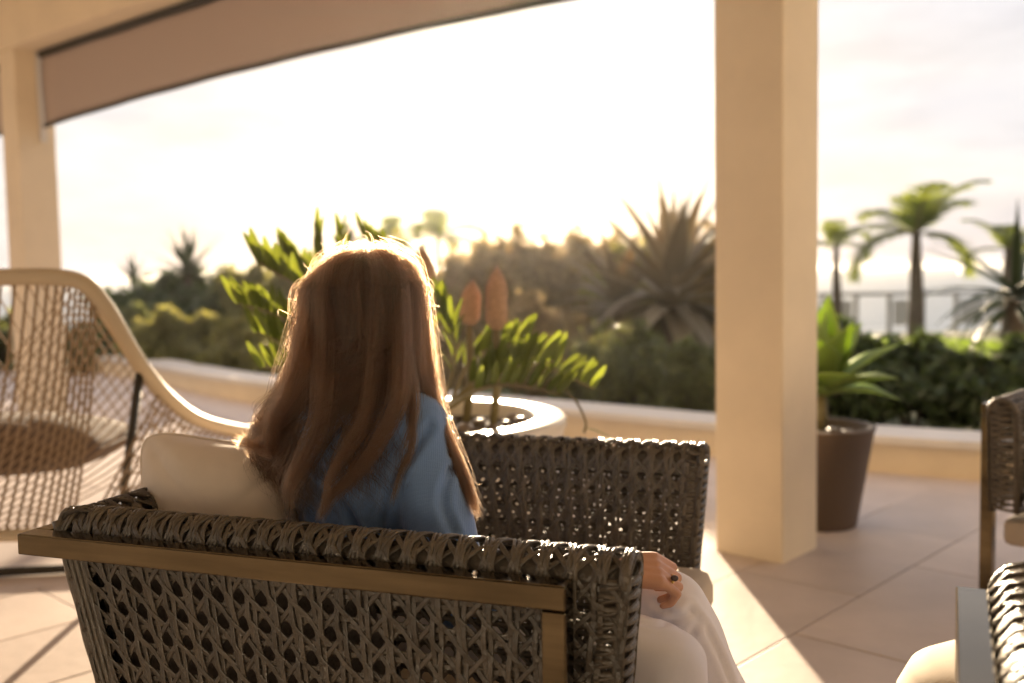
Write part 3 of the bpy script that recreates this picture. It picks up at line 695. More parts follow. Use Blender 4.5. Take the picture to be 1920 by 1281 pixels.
def cone(px, ytop, ybot, y, wpx, tilt=0.0):
    a, b = P(px, ybot, y), P(px + tilt, ytop, y); L = (b - a).length; R = wpx * y / F / 2
    prf = [(0.001, 0.0)]; n = 26
    for i in range(1, n):
        t = i / n; r = R * (min(1, t * 6) ** 0.5) * (1 - max(0, (t - 0.62) / 0.38) ** 1.7) ** 0.9 if t < 0.995 else 0.003
        prf.append((max(r, 0.002), L * t))
    prf.append((0.001, L * 1.03))
    mb = MB(); seg = 22; V = []
    for i, (r, z) in enumerate(prf):
        for j in range(seg):
            rr = r * (1 + 0.07 * math.cos(11 * 2 * PI * j / seg + i * PI) * (i % 2 * 2 - 1)); V.append((rr * math.cos(2 * PI * j / seg), rr * math.sin(2 * PI * j / seg), z))
    mb.add(V, [(i * seg + j, i * seg + (j + 1) % seg, (i + 1) * seg + (j + 1) % seg, (i + 1) * seg + j) for i in range(len(prf) - 1) for j in range(seg)])
    o = mb.build('cone', M['cone'], zamia); o.matrix_basis = Matrix.Translation(a) @ Vector((0, 0, 1)).rotation_difference((b - a).normalized()).to_matrix().to_4x4()
    st = MB(); tube(st, [a + Vector((0, 0, 0.01)), Vector((a.x, a.y, (a.z + RIM - 0.05) / 2)), Vector((a.x - 0.02, a.y, RIM - 0.05))], 0.014, 8); st.build('cone_stalk', M['stem'], zamia)
cone(931, 500, 622, 3.25, 40, 1); cone(880, 526, 612, 3.3, 36, 6); cone(800, 462, 585, 3.2, 40, -10)

# ------------------------------------------------------------------ brown pot with the pale agave
pot_b = G(1545, 992); pot_y = pot_b.y + 0.10
rimz = P(1600, 795, pot_y).z; cx = P(1535, 800, pot_y).x
pot = empty('tapered_pot', (cx, pot_y, 0), label='tall tapered brown pot behind the column', cat='plant pot')
R1 = P(1637, 795, pot_y).x - cx; R0 = P(1603, 990, pot_y).x - cx
mb = MB(); lathe(mb, [(0, 0.0), (R0 - 0.004, 0.0), (R0, 0.006), (R1 - 0.006, rimz - 0.02), (R1, rimz - 0.012), (R1, rimz - 0.002), (R1 - 0.004, rimz), (R1 - 0.024, rimz), (R1 - 0.028, rimz - 0.006), (R1 - 0.05, rimz - 0.12), (0, rimz - 0.13)], 56); mb.build('pot_body', M['brown_pot'], pot)
mb = MB(); lathe(mb, [(R1 - 0.03, rimz - 0.05), (0.08, rimz - 0.035), (0.0, rimz - 0.03)], 32); mb.build('soil', M['soil'], pot)
for k in range(14):
    r, a = (R1 - 0.07) * math.sqrt(random.random()), random.uniform(0, 2 * PI)
    o = link('pebble', peb_me, pot); o.location = (r * math.cos(a), r * math.sin(a), rimz - 0.03); o.rotation_euler = (0, 0, random.uniform(0, 6))
ag = empty('potted_agave', (cx, pot_y, rimz - 0.035), label='pale green broad leaved agave in the brown pot', cat='potted plant')
mb = MB(); tube(mb, [(0, 0, 0), (0.01, 0, 0.08), (0.0, 0, 0.17)], [0.032, 0.03, 0.035], 10); mb.build('stem', M['stem'], ag)
ag_shape = lambda t: (0.45 + 0.55 * math.sin(PI * min(1, t * 0.85 + 0.08)) ** 1.2) * min(1, (1 - t) * 3.2) ** 0.8 if t < 1 else 0.0
def agave_leaf(parent, pos, az, el, length, width, bend, m, shape=ag_shape, fold=0.28, name='leaf'):
    mb = MB(); blade(mb, 12, length, width, shape, bend, fold, cols=3)
    o = mb.build(name, m, parent); d = (math.cos(el) * math.sin(az), math.cos(el) * math.cos(az), math.sin(el))
    up = (-math.sin(el) * math.sin(az), -math.sin(el) * math.cos(az), math.cos(el)); o.matrix_basis = basis(d, up, pos)
    so = o.modifiers.new('s', 'SOLIDIFY'); so.thickness = min(0.004, width * 0.05); return o
R = math.radians
for az, el, ln, wd, bd in ((60, 75, 0.36, 0.105, -0.15), (95, 32, 0.32, 0.11, 0.35), (130, 20, 0.28, 0.12, 0.7), (75, 55, 0.30, 0.11, 0.2), (170, 25, 0.27, 0.12, 0.6), (200, 50, 0.28, 0.11, 0.3), (250, 40, 0.30, 0.11, 0.3), (300, 45, 0.3, 0.11, 0.3), (0, 60, 0.32, 0.1, 0.1), (30, 35, 0.3, 0.11, 0.4), (110, 5, 0.26, 0.11, 0.9), (150, 60, 0.3, 0.1, 0.2), (225, 10, 0.26, 0.11, 0.8), (330, 20, 0.28, 0.11, 0.6), (80, 85, 0.3, 0.07, 0.0)):
    agave_leaf(ag, (0.02 * math.sin(R(az)), 0.02 * math.cos(R(az)), 0.16), R(az), R(min(88, el * 0.9 + 14)), ln * 1.2, wd * 1.7, bd * 0.8, M['agave_pale'])

# ------------------------------------------------------------------ the garden
def foliage(mb, c, r, n, size, up=0.3, hollow=0.55, shape=None):
    """n leaf faces spread through an ellipsoidal crown with an uneven, clumped surface"""
    c = A3(c); r = A3(r); clumps = rng.normal(size=(max(10, n // 140), 3)); clumps /= np.linalg.norm(clumps, axis=1)[:, None]
    clumps[:, 2] = np.where(clumps[:, 2] < -0.3, -clumps[:, 2], clumps[:, 2])
    cr = rng.uniform(0.72, 1.08, len(clumps))
    k = rng.integers(0, len(clumps), n)
    d = clumps[k] * (cr[k] * rng.uniform(hollow, 1.0, n) ** 0.6)[:, None] + rng.normal(size=(n, 3)) * 0.13
    p = c + d * r; p[:, 2] = np.maximum(p[:, 2], c[2] - r[2] * 0.95)
    nn = unit(d[0]) * 0 + d / (np.linalg.norm(d, axis=1)[:, None] + 1e-9) + rng.normal(size=(n, 3)) * 0.7 + A3((0, 0, up)); nn /= np.linalg.norm(nn, axis=1)[:, None]
    t = np.cross(nn, rng.normal(size=(n, 3))); t /= np.linalg.norm(t, axis=1)[:, None]; b = np.cross(nn, t)
    s = size * rng.uniform(0.6, 1.4, n)[:, None]
    V = np.stack([p - t * s, p + b * s * 0.42 + nn * s * 0.1, p + t * s, p - b * s * 0.42 + nn * s * 0.1], 1).reshape(-1, 3)
    mb.add(V, [(4 * i, 4 * i + 1, 4 * i + 2, 4 * i + 3) for i in range(n)])
def shrub(name, label, px, py_top, y, wpx, h_extra, m, n, size, depth=1.0, lobes=3, group='shrubs beyond the kerb wall', cat='shrub'):
    """crown top at pixel (px, py_top), width in pixels, standing on the ground at distance y"""
    top = P(px, py_top, y); w = wpx * y / F; z0 = -0.06
    root = empty(name, (top.x, y, z0), label=label, cat=cat, group=group); h = top.z - z0
    mb = MB()
    for k in range(lobes):
        q = (k + 0.5) / lobes * 2 - 1
        rr = A3((w / 2 / max(1, lobes * 0.55), w / 2 * depth * 0.7, h * random.uniform(0.42, 0.55)))
        foliage(mb, (q * w * 0.32, random.uniform(-.15, .15) * w, h - rr[2] * 1.0 - (abs(q) * 0.16 + random.uniform(0, .08)) * h), rr, n // (lobes + 1), size)
    foliage(mb, (0, 0, h * 0.36), (w / 2, w / 2 * depth * 0.8, h * 0.40), n // (lobes + 1) + n // 3, size)
    foliage(mb, (0, 0, h * 0.14), (w * 0.48, w / 2 * depth * 0.8, h * 0.22), n // 5, size)
    mb.build('foliage', m, root, smooth=False)
    st = MB()
    for k in range(7):
        a = random.uniform(0, 6.28); tp = A3((math.cos(a) * w * 0.25, math.sin(a) * w * 0.2, h * random.uniform(0.5, 0.75)))
        tube(st, [A3((0, 0, 0)) + tp * A3((0.1, 0.1, 0)), tp * A3((.5, .5, .55)), tp], [0.02, 0.014, 0.006], 6)
    st.build('branches', M['bark'], root); return root
S_ = 'low_shrub'
shrub(S_, 'rounded olive shrub behind the left end of the kerb wall', 325, 575, 11.5, 175, 0, M['bush_olive'], 7000, 0.05)
shrub(S_, 'dark rounded shrub left of the cycad fronds by the kerb', 440, 600, 10.6, 150, 0, M['bush_olive'], 6000, 0.05)
shrub(S_, 'yellow green shrub beside the rope chair rail', 235, 560, 12.8, 120, 0, M['bush_green'], 5000, 0.06)
shrub(S_, 'bright green shrub seen through the rope chair cords', 130, 600, 12.0, 190, 0, M['bush_green'], 6000, 0.06)
shrub(S_, 'green shrub at the left picture edge behind the rope chair', -30, 590, 12.6, 220, 0, M['bush_green'], 5000, 0.06)
shrub(S_, 'olive shrub partly hidden by the person behind the planter', 575, 585, 10.2, 190, 0, M['bush_olive'], 6000, 0.05)
shrub(S_, 'olive shrub behind the white planter', 760, 600, 9.2, 240, 0, M['bush_glare'], 6000, 0.045)
shrub(S_, 'glare-tinted green shrub between the cones and the big agave', 1010, 560, 9.0, 210, 0, M['bush_glare'], 8000, 0.045)
shrub(S_, 'low green shrub in front of the big agave', 1170, 612, 7.6, 260, 0, M['bush_green'], 9000, 0.035)
shrub(S_, 'low green shrub against the left side of the column', 1320, 622, 7.2, 190, 0, M['bush_green'], 8000, 0.035)
shrub(S_, 'dark shrub just right of the column behind the pot', 1560, 590, 7.0, 190, 0, M['bush_dark'], 8000, 0.04)
shrub(S_, 'broad dark shrub beside the agave pot above the kerb', 1710, 615, 6.8, 240, 0, M['bush_dark'], 10000, 0.04)
shrub(S_, 'dark leafy shrub by the wicker chair at the right edge', 1880, 640, 6.6, 220, 0, M['bush_dark'], 9000, 0.04)
shrub('large_shrub', 'big glare-tinted shrub mass against the sky under the sun', 960, 432, 13.0, 300, 0, M['bush_glare'], 14000, 0.07, lobes=5, group='tall shrubs in the garden')
shrub('large_shrub', 'big glare-tinted shrub beside the large grey agave', 1110, 434, 13.5, 280, 0, M['bush_glare'], 12000, 0.07, lobes=4, group='tall shrubs in the garden')
shrub('large_shrub', 'tall olive shrub rising behind the cycad and head', 560, 455, 14.5, 150, 0, M['bush_olive'], 7000, 0.07, lobes=3, group='tall shrubs in the garden')
shrub('large_shrub', 'olive shrub showing just right of the head against sky', 750, 440, 15.0, 110, 0, M['bush_olive'], 6000, 0.07, lobes=3, group='tall shrubs in the garden')
shrub('large_shrub', 'dark shrub under the spiky plant on the left skyline', 350, 500, 16.0, 240, 0, M['bush_dark'], 9000, 0.07, lobes=4, group='tall shrubs in the garden')
shrub('large_shrub', 'dark shrub left of the skyline spiky plant', 240, 512, 16.5, 130, 0, M['bush_dark'], 5000, 0.07, lobes=2, group='tall shrubs in the garden')
shrub('large_shrub', 'dark shrub behind the big agave next to the column', 1310, 425, 12.5, 220, 0, M['bush_glare'], 10000, 0.06, lobes=3, group='tall shrubs in the garden')

shrub('large_shrub', 'olive shrub on the skyline between the left spiky plant and the cycad', 455, 475, 15.5, 150, 0, M['bush_olive'], 6000, 0.07, lobes=3, group='tall shrubs in the garden')
shrub('large_shrub', 'olive shrub rising just left of the big agave', 1195, 445, 12.2, 190, 0, M['bush_olive'], 8000, 0.06, lobes=4, group='tall shrubs in the garden')
shrub('large_shrub', 'glare-tinted shrub below the sun behind the tallest cone', 860, 470, 12.5, 150, 0, M['bush_glare'], 7000, 0.06, lobes=3, group='tall shrubs in the garden')
sword = lambda t: (0.55 + 0.45 * math.sin(PI * min(1, t + 0.15))) * (1 - t ** 2.2)
def rosette(name, label, px, py, y, n, length, width, m, el_lo=5, el_hi=85, trunk=0.0, cat='agave', group=None, bend=0.5, seed=1):
    rs = random.Random(seed); c = P(px, py, y); z0 = -0.06
    root = empty(name, (c.x, y, z0), label=label, cat=cat, group=group); hz = c.z - z0
    mb = MB(); tube(mb, [(0, 0, 0), (0.02, 0, hz * 0.5), (0, 0, hz)], [0.16 * length, 0.10 * length, 0.09 * length], 10); mb.build('trunk', M['bark'], root)
    for k in range(n):
        t = k / (n - 1); el = R(el_lo + (el_hi - el_lo) * t ** 0.9 + rs.uniform(-6, 6)); az = k * 2.39996 + rs.uniform(-.2, .2)
        agave_leaf(root, (0, 0, hz + 0.12 * length * (t - 0.5)), az, el, length * rs.uniform(0.8, 1.12), width * rs.uniform(0.8, 1.15), bend * rs.uniform(0.3, 1.6) * (1 - t * 0.8), m, sword, 0.35)
    return root
rosette('large_agave', 'huge grey green agave with tall spikes left of the column', 1262, 570, 9.6, 52, 1.15, 0.24, M['agave_dark'], -30, 89, seed=3, bend=1.1)
rosette('large_agave', 'smaller grey agave in front of the glare-tinted shrubs left of the huge agave', 1160, 580, 10.2, 34, 0.85, 0.19, M['agave_dark'], -25, 80, seed=17, bend=1.2)
rosette('spiky_yucca', 'dark spiky plant on the left skyline', 352, 515, 16.2, 34, 0.75, 0.11, M['yucca'], 0, 88, cat='yucca', seed=5)
rosette('spiky_yucca', 'small dark spiky plant at the left end of the skyline', 250, 530, 16.8, 24, 0.5, 0.08, M['yucca'], 0, 88, cat='yucca', seed=6)
rosette('spiky_yucca', 'dark long leaved plant at the right picture edge', 1905, 560, 7.4, 34, 0.85, 0.07, M['yucca'], -20, 46, cat='yucca', seed=9, bend=1.4)
rosette('spiky_yucca', 'thin spiky plant showing above the head', 655, 470, 13.0, 22, 0.45, 0.05, M['yucca'], 20, 88, cat='yucca', seed=11)
# spike leaves of the big agave that stand against the sky
def palm(label, px, py_crown, y, ground_py, n, length, m=None, seed=1, trunk_w=0.12, droop=1.2, el_hi=72):
    rs = random.Random(seed); c = P(px, py_crown, y); g = P(px, ground_py, y); z0 = min(g.z, c.z - 0.5)
    root = empty('palm_tree', (c.x, y, z0), label=label, cat='palm tree', group='young palms along the seaward edge'); h = c.z - z0
    mb = MB(); tube(mb, [(0, 0, -0.4), (0.02, 0, h * 0.3), (0.0, 0, h * 0.7), (0, 0, h + 0.05)], [trunk_w * 1.25, trunk_w, trunk_w * 0.8, trunk_w * 0.55], 10); mb.build('trunk', M['bark'], root)
    for k in range(n):
        az = k * 2.39996 + rs.uniform(-.25, .25); el0 = R(rs.uniform(5, el_hi)) if k else R(86); L = length * (rs.uniform(0.75, 1.1) if k else 0.52)
        mb = MB(); pts = []; p = A3((0, 0, h)); el = el0; st = L / 14
        for i in range(15):
            pts.append(p.copy()); p = p + A3((math.cos(el) * math.sin(az), math.cos(el) * math.cos(az), math.sin(el))) * st; el -= droop / 14 * (0.4 + 1.4 * i / 14) * (1.2 - math.sin(el0) * 0.55)
        pts = np.array(pts); tube(mb, pts, np.linspace(0.018, 0.004, 15) * length, 5, True, 1)
        sd = A3((math.cos(az), -math.sin(az), 0))
        for i in range(3, 52):
            t = i / 52; q = lerp_on(pts, t); d = unit(lerp_on(pts, min(1, t + .05)) - lerp_on(pts, t - .05)); ll = length * 0.34 * math.sin(PI * (t * 0.8 + 0.18)) ** 0.7
            for sg in (-1, 1):
                tip = q + (sd * sg * 0.8 + d * 0.65 + A3((0, 0, -0.35 + 0.25 * rs.random()))) * ll; wv = d * 0.0105 * length
                mb.add([q - wv, q + wv, (q + tip) / 2 + wv * 0.9 + A3((0, 0, 0.02)), tip, (q + tip) / 2 - wv * 0.9 + A3((0, 0, 0.02))], [(0, 1, 2, 4), (4, 2, 3)])
        mb.build('frond', [m or M['palm'], M['stem']], root)
palm('young palm with a bright upright frond left of the sea fence', 1718, 440, 17.0, 625, 8, 1.65, seed=2, droop=1.9, trunk_w=0.13)
palm('small palm close to the right side of the column', 1568, 465, 18.0, 600, 6, 1.0, droop=2.2, seed=4, trunk_w=0.09)
palm('palm silhouetted under the sun right of the head', 820, 445, 18.5, 640, 7, 1.15, droop=1.6, el_hi=38, seed=31, trunk_w=0.06)
palm('small palm just above the right of the head', 735, 445, 18.7, 640, 6, 0.9, droop=1.6, el_hi=38, seed=44, trunk_w=0.06)
palm('palm at the right edge beyond the dark spiky leaves', 1890, 470, 16.0, 640, 7, 1.0, droop=2.0, seed=15, trunk_w=0.1)

# fence along the sea
fa, fb = P(1480, 553, 19), P(1980, 547, 19)
fence = empty('railing_fence', tuple(fa), label='grey railing with glass panels along the seaward edge', cat='fence'); fence.location = (0, 0, 0)
gz = -0.16
mb = MB(); tube(mb, [fa, fa.lerp(fb, .5), fb], 0.035, 8); mb.build('top_rail', M['fence'], fence)
m_pane = mat('frosted_panel', (0.45, 0.45, 0.46), 0.3)
for k in range(9):
    p = fa.lerp(fb, k / 8); mb = MB(); bbox(mb, p.x - 0.04, p.x + 0.04, 18.96, 19.04, gz - 0.1, p.z - 0.03, 0.01); mb.build('post', M['fence'], fence, smooth=False)
    if k < 8 and k in (0, 1, 3, 5, 6):
        q = fa.lerp(fb, (k + 1) / 8); mb = MB(); bbox(mb, p.x + 0.08, q.x - 0.08, 18.99, 19.01, gz + 0.12, p.z - 0.12, 0.004); mb.build('panel', m_pane, fence, smooth=False)
# lawn
mb = MB(); n = 14000
x = rng.uniform(2.5, 10, n); y = rng.uniform(10, 15.5, n); z = -0.06 - 0.012 * np.maximum(0, y - 12) + 0.05 * np.sin(x * .7 + y * .31) * (y > 14)
h = rng.uniform(0.05, 0.11, n); a = rng.uniform(0, 6.28, n); dx, dy = np.cos(a) * 0.016, np.sin(a) * 0.016; lx, ly = rng.normal(size=n) * 0.03, rng.normal(size=n) * 0.03
V = np.stack([np.stack([x - dx, y - dy, z - .01], 1), np.stack([x + dx, y + dy, z - .01], 1), np.stack([x + lx, y + ly, z + h], 1)], 1).reshape(-1, 3)
mb.add(V, [(3 * i, 3 * i + 1, 3 * i + 2) for i in range(n)]); tag(mb.build('lawn_grass', M['lawn'], smooth=False), 'short bright lawn near the sea railing', 'grass', kind='stuff')
# ------------------------------------------------------------------ the person
person = empty('person', (-0.2, 1.8, 0), label='person with long brown hair in blue sweater and white trousers seen from behind', cat='person'); person.location = (0, 0, 0)
HEAD = A3((-0.262, 1.80, 1.030))
chest = A3((-0.285, 1.765, 0.80)); pelvis = A3((-0.205, 1.80, 0.49)); neck = A3((-0.268, 1.775, 0.905))
shR, elR, wrR = A3((-0.172, 1.712, 0.805)), A3((-0.095, 1.605, 0.575)), A3((0.150, 1.590, 0.618))
shL, elL, wrL = A3((-0.415, 1.825, 0.80)), A3((-0.34, 1.94, 0.57)), A3((-0.12, 1.90, 0.55))
hipR, knR, anR = A3((-0.165, 1.73, 0.50)), A3((0.232, 1.515, 0.485)), A3((0.255, 1.46, 0.09))
hipL, knL, anL = A3((-0.155, 1.87, 0.50)), A3((0.262, 1.655, 0.530)), A3((0.455, 1.60, 0.10))
bm_ = MB()
ellipsoid(bm_, HEAD, (0.074, 0.094, 0.108)); ellipsoid(bm_, HEAD + A3((0.012, 0.055, -0.045)), (0.055, 0.05, 0.065))
capsule(bm_, HEAD + A3((0.01, 0.115, -0.005)), HEAD + A3((0.01, 0.108, -0.03)), 0.008, 0.013, 10)            # nose
for s in (-1, 1):
    ellipsoid(bm_, HEAD + A3((s * 0.075, 0.005, -0.01)), (0.008, 0.018, 0.03), 12, 8)                         # ears
    ellipsoid(bm_, HEAD + A3((0.008 + s * 0.03, 0.088, 0.0)), (0.013, 0.01, 0.009), 12, 8)                    # eyes
capsule(bm_, HEAD + A3((-0.012, 0.100, -0.062)), HEAD + A3((0.032, 0.100, -0.062)), 0.008, 0.008, 10)         # lips
capsule(bm_, HEAD - A3((0, 0.01, 0.06)), neck - A3((0, 0, 0.04)), 0.05, 0.055)
capsule(bm_, neck, pelvis, 0.06, 0.09)
def chain(mb, pts, rad, seg=14):
    for i in range(len(pts) - 1): capsule(mb, pts[i], pts[i + 1], rad[i], rad[i + 1], seg)
for sh, el, wr in ((shR, elR, wrR), (shL, elL, wrL)): chain(bm_, [chest, sh, el, el * 0.4 + wr * 0.6, wr], [0.05, 0.042, 0.034, 0.030, 0.023])
for hp, kn_, an in ((hipR, knR, anR), (hipL, knL, anL)):
    chain(bm_, [pelvis, hp, kn_, kn_ * 0.65 + an * 0.35, an], [0.08, 0.065, 0.045, 0.045, 0.03])
    capsule(bm_, an + A3((-0.01, 0, -0.05)), an + A3((0.15, -0.05, -0.065)), 0.032, 0.02)
def hand(mb, wr, fwd, out, dn, thumb):
    """wr wrist, fwd along the palm, out to the little-finger side, dn through the palm"""
    fwd, out, dn = unit(fwd), unit(out), unit(dn)
    W = lambda f, o, d: wr + fwd * f + out * o + dn * d
    for o in (-0.026, -0.009, 0.009, 0.026):
        capsule(mb, W(-0.005, o * 0.55, 0.002), W(0.078, o, -0.004), 0.0165, 0.0128, 12)
    capsule(mb, W(0.02, -0.02, 0.004), W(0.06, -0.028, 0.006), 0.017, 0.014, 12)
    for o, l, r, sp in ((-0.0275, 0.90, 0.0088, -0.10), (-0.0092, 1.0, 0.0090, -0.03), (0.0092, 0.94, 0.0086, 0.05), (0.0265, 0.76, 0.0076, 0.14)):
        k0 = W(0.080, o, -0.005)
        a1, a2, a3 = 0.55, 1.95, 2.75
        k1 = k0 + (fwd * math.cos(a1) + dn * math.sin(a1) + out * sp) * 0.043 * l
        k2 = k1 + (fwd * math.cos(a2) + dn * math.sin(a2) + out * sp) * 0.027 * l
        k3 = k2 + (fwd * math.cos(a3) + dn * math.sin(a3) + out * sp) * 0.018 * l
        capsule(mb, k0, k1, r * 1.18, r, 12); capsule(mb, k1, k2, r * 1.02, r * 0.92, 12); capsule(mb, k2, k3, r * 0.92, r * 0.78, 12)
        if o > 0 and o < 0.02: ringpos.append((k0 * 0.45 + k1 * 0.55, unit(k1 - k0), r))
    t0, t1, t2, t3 = W(0.015, -0.02, 0.012), W(0.045, -0.050, 0.022), W(0.072, -0.056, 0.036), W(0.092, -0.052, 0.048)
    capsule(mb, t0, t1, 0.014, 0.0115, 12); capsule(mb, t1, t2, 0.0112, 0.0098, 12); capsule(mb, t2, t3, 0.0098, 0.0078, 12)
ringpos = []
hand(bm_, wrR, (0.985, -0.05, -0.10), (0.05, -0.88, -0.47), (-0.10, 0.45, -0.88), -1)
rp = ringpos[0]
hand(bm_, wrL, (0.85, -0.5, -0.15), (0.4, 0.85, -0.2), (0, 0.1, -1), 1)
body = remesh(bm_, 'body', M['skin'], 0.0030, 5, 0.45, person)
# sweater
sw = MB(); right = unit(shR - shL); fw = A3((-right[1], right[0], 0))
for s in (-1, 1):
    chain(sw, [chest + right * 0.075 * s + A3((0, 0, 0.0)), (chest * 0.5 + pelvis * 0.5) + right * 0.055 * s, pelvis + right * 0.06 * s + A3((0, 0, 0.0))], [0.092, 0.090, 0.108], 20)
    chain(sw, [neck + right * 0.03 * s - A3((0, 0, 0.035)), chest + right * 0.12 * s + A3((0, 0, 0.035))], [0.055, 0.062], 20)
chain(sw, [chest - fw * 0.02 + A3((0, 0, 0.02)), pelvis], [0.105, 0.11], 20)
for sh, el, wr in ((shR, elR, wrR), (shL, elL, wrL)):
    chain(sw, [chest + (sh - chest) * 0.55, sh, sh * 0.5 + el * 0.5, el, el * 0.5 + wr * 0.5, el * 0.22 + wr * 0.78], [0.070, 0.063, 0.057, 0.053, 0.046, 0.038], 18)
m_sw = mat('blue_knit', (0.14, 0.25, 0.50), 0.85, noise=0.08, nscale=12, sheen=0.35)
def knit(m):
    nd, lk = m.node_tree.nodes, m.node_tree.links; b = nd['Principled BSDF']
    tc = nd.new('ShaderNodeTexCoord'); w = nd.new('ShaderNodeTexWave'); w.inputs['Scale'].default_value = 70; w.inputs['Distortion'].default_value = 1.2; w.inputs['Detail'].default_value = 1; w.bands_direction = 'X'
    w2 = nd.new('ShaderNodeTexWave'); w2.inputs['Scale'].default_value = 95; w2.bands_direction = 'Z'; w2.inputs['Distortion'].default_value = 1.0
    lk.new(tc.outputs['Object'], w.inputs['Vector']); lk.new(tc.outputs['Object'], w2.inputs['Vector'])
    w2.inputs['Scale'].default_value = 160; w2.inputs['Distortion'].default_value = 3.0; w.inputs['Distortion'].default_value = 3.0; w.inputs['Scale'].default_value = 90
    ad = nd.new('ShaderNodeMath'); ad.operation = 'ADD'; lk.new(w.outputs['Fac'], ad.inputs[0]); lk.new(w2.outputs['Fac'], ad.inputs[1])
    bp = nd.new('ShaderNodeBump'); bp.inputs['Strength'].default_value = 0.22; bp.inputs['Distance'].default_value = 0.003; lk.new(ad.outputs[0], bp.inputs['Height']); lk.new(bp.outputs[0], b.inputs['Normal'])
knit(m_sw)
sweater = remesh(sw, 'sweater', m_sw, 0.006, 8, 0.5, person)
def folds(o, amp, freq, seed):
    me = o.data; n = len(me.vertices); co = np.zeros(n * 3); me.vertices.foreach_get('co', co); co = co.reshape(-1, 3)
    no = np.zeros(n * 3); me.vertices.foreach_get('normal', no); no = no.reshape(-1, 3); r = np.random.default_rng(seed); d = np.zeros(n)
    for k in range(9):
        v = r.normal(size=3) * freq * (0.6 + 0.2 * k); ph = r.uniform(0, 6.28); d += np.sin(co @ v + ph + 1.5 * np.sin(co @ (r.normal(size=3) * freq * 0.5))) / (1 + 0.35 * k)
    co += no * (d * amp)[:, None]; me.vertices.foreach_set('co', co.ravel()); me.update()
folds(sweater, 0.0036, 24, 4)
from mathutils.bvhtree import BVHTree
def crease(o, lines, depth, width):
    me = o.data; n = len(me.vertices); co = np.zeros(n * 3); me.vertices.foreach_get('co', co); co = co.reshape(-1, 3)
    no = np.zeros(n * 3); me.vertices.foreach_get('normal', no); no = no.reshape(-1, 3)
    bv = BVHTree.FromPolygons([tuple(c) for c in co], [tuple(p.vertices) for p in me.polygons])
    for ln in lines:
        pts = []
        for q in spline([(x, y, 0) for x, y in ln], 40):
            h = bv.ray_cast(Vector((0, 0, CAM_H)), ray(q[0], q[1]).normalized())
            if h[0] is not None: pts.append(A3(h[0]))
        if len(pts) < 4: continue
        pts = np.array(pts); d2 = np.min(((co[:, None, :] - pts[None]) ** 2).sum(2), 1)
        co -= no * (depth * np.exp(-d2 / (2 * width ** 2)) - 0.6 * depth * np.exp(-(np.sqrt(d2) - 2.4 * width) ** 2 / (2 * width ** 2)))[:, None]
    me.vertices.foreach_set('co', co.ravel()); me.update()
crease(sweater, [[(806, 800), (772, 850), (738, 905), (716, 960), (712, 1015)], [(580, 870), (636, 930), (676, 1005)], [(845, 880), (830, 940), (850, 1000)], [(640, 800), (660, 860), (650, 920)]], 0.007, 0.006)
# trousers
tr = MB()
chain(tr, [pelvis + A3((0, 0, 0.05)), pelvis], [0.11, 0.118], 20)
for hp, kn_, an in ((hipR, knR, anR), (hipL, knL, anL)):
    chain(tr, [hp, hp * 0.5 + kn_ * 0.5, kn_, kn_ * 0.7 + an * 0.3, kn_ * 0.12 + an * 0.88], [0.094, 0.082, 0.064, 0.061, 0.046], 20)
trousers = remesh(tr, 'trousers', M['trousers'], 0.006, 8, 0.5, person); folds(trousers, 0.0020, 24, 8)
crease(trousers, [[(1195, 1165), (1240, 1172), (1290, 1150)], [(1296, 1140), (1308, 1165), (1298, 1190)], [(1230, 1130), (1262, 1150)], [(1320, 1170), (1350, 1230), (1370, 1278)]], 0.005, 0.005)
# ring
rg = MB(); ax = rp[1]; e1 = unit(np.cross(ax, (0, 0, 1))); e2 = np.cross(ax, e1); loop = [rp[0] + (e1 * math.cos(a) + e2 * math.sin(a)) * (rp[2] + 0.0018) for a in np.linspace(0, 2 * PI, 25)]
tube(rg, loop, 0.0024, 8, False); ring = rg.build('ring', M['gold'], person)
up_ = unit(A3((0.0, -0.6, 0.8)) - ax * np.dot(A3((0.0, -0.6, 0.8)), ax)); st = MB(); ellipsoid(st, rp[0] + up_ * (rp[2] + 0.004), (0.0065, 0.0065, 0.005), 12, 8); st.build('ring_stone', M['stone'], ring)

# ------------------------------------------------------------------ hair
m_hair = bpy.data.materials.new('brown_hair'); m_hair.use_nodes = True
nd, lk = m_hair.node_tree.nodes, m_hair.node_tree.links; nd.clear(); out = nd.new('ShaderNodeOutputMaterial'); hb = nd.new('ShaderNodeBsdfHairPrincipled')
hb.parametrization = 'COLOR'; hb.inputs['Roughness'].default_value = 0.32; hb.inputs['Radial Roughness'].default_value = 0.42; hb.inputs['Random Roughness'].default_value = 0.2
hi = nd.new('ShaderNodeHairInfo'); cr = nd.new('ShaderNodeValToRGB'); cr.color_ramp.elements[0].color = (0.005, 0.0023, 0.0012, 1); cr.color_ramp.elements[1].color = (0.075, 0.033, 0.0145, 1)
at = nd.new('ShaderNodeAttribute'); at.attribute_name = 'tone'; hm = nd.new('ShaderNodeMath'); hm.operation = 'MULTIPLY_ADD'; hm.inputs[1].default_value = 0.70; lk.new(hi.outputs['Random'], hm.inputs[0]); lk.new(at.outputs['Fac'], hm.inputs[2]); lk.new(hm.outputs[0], cr.inputs[0]); lk.new(cr.outputs[0], hb.inputs['Color']); lk.new(hb.outputs[0], out.inputs['Surface'])
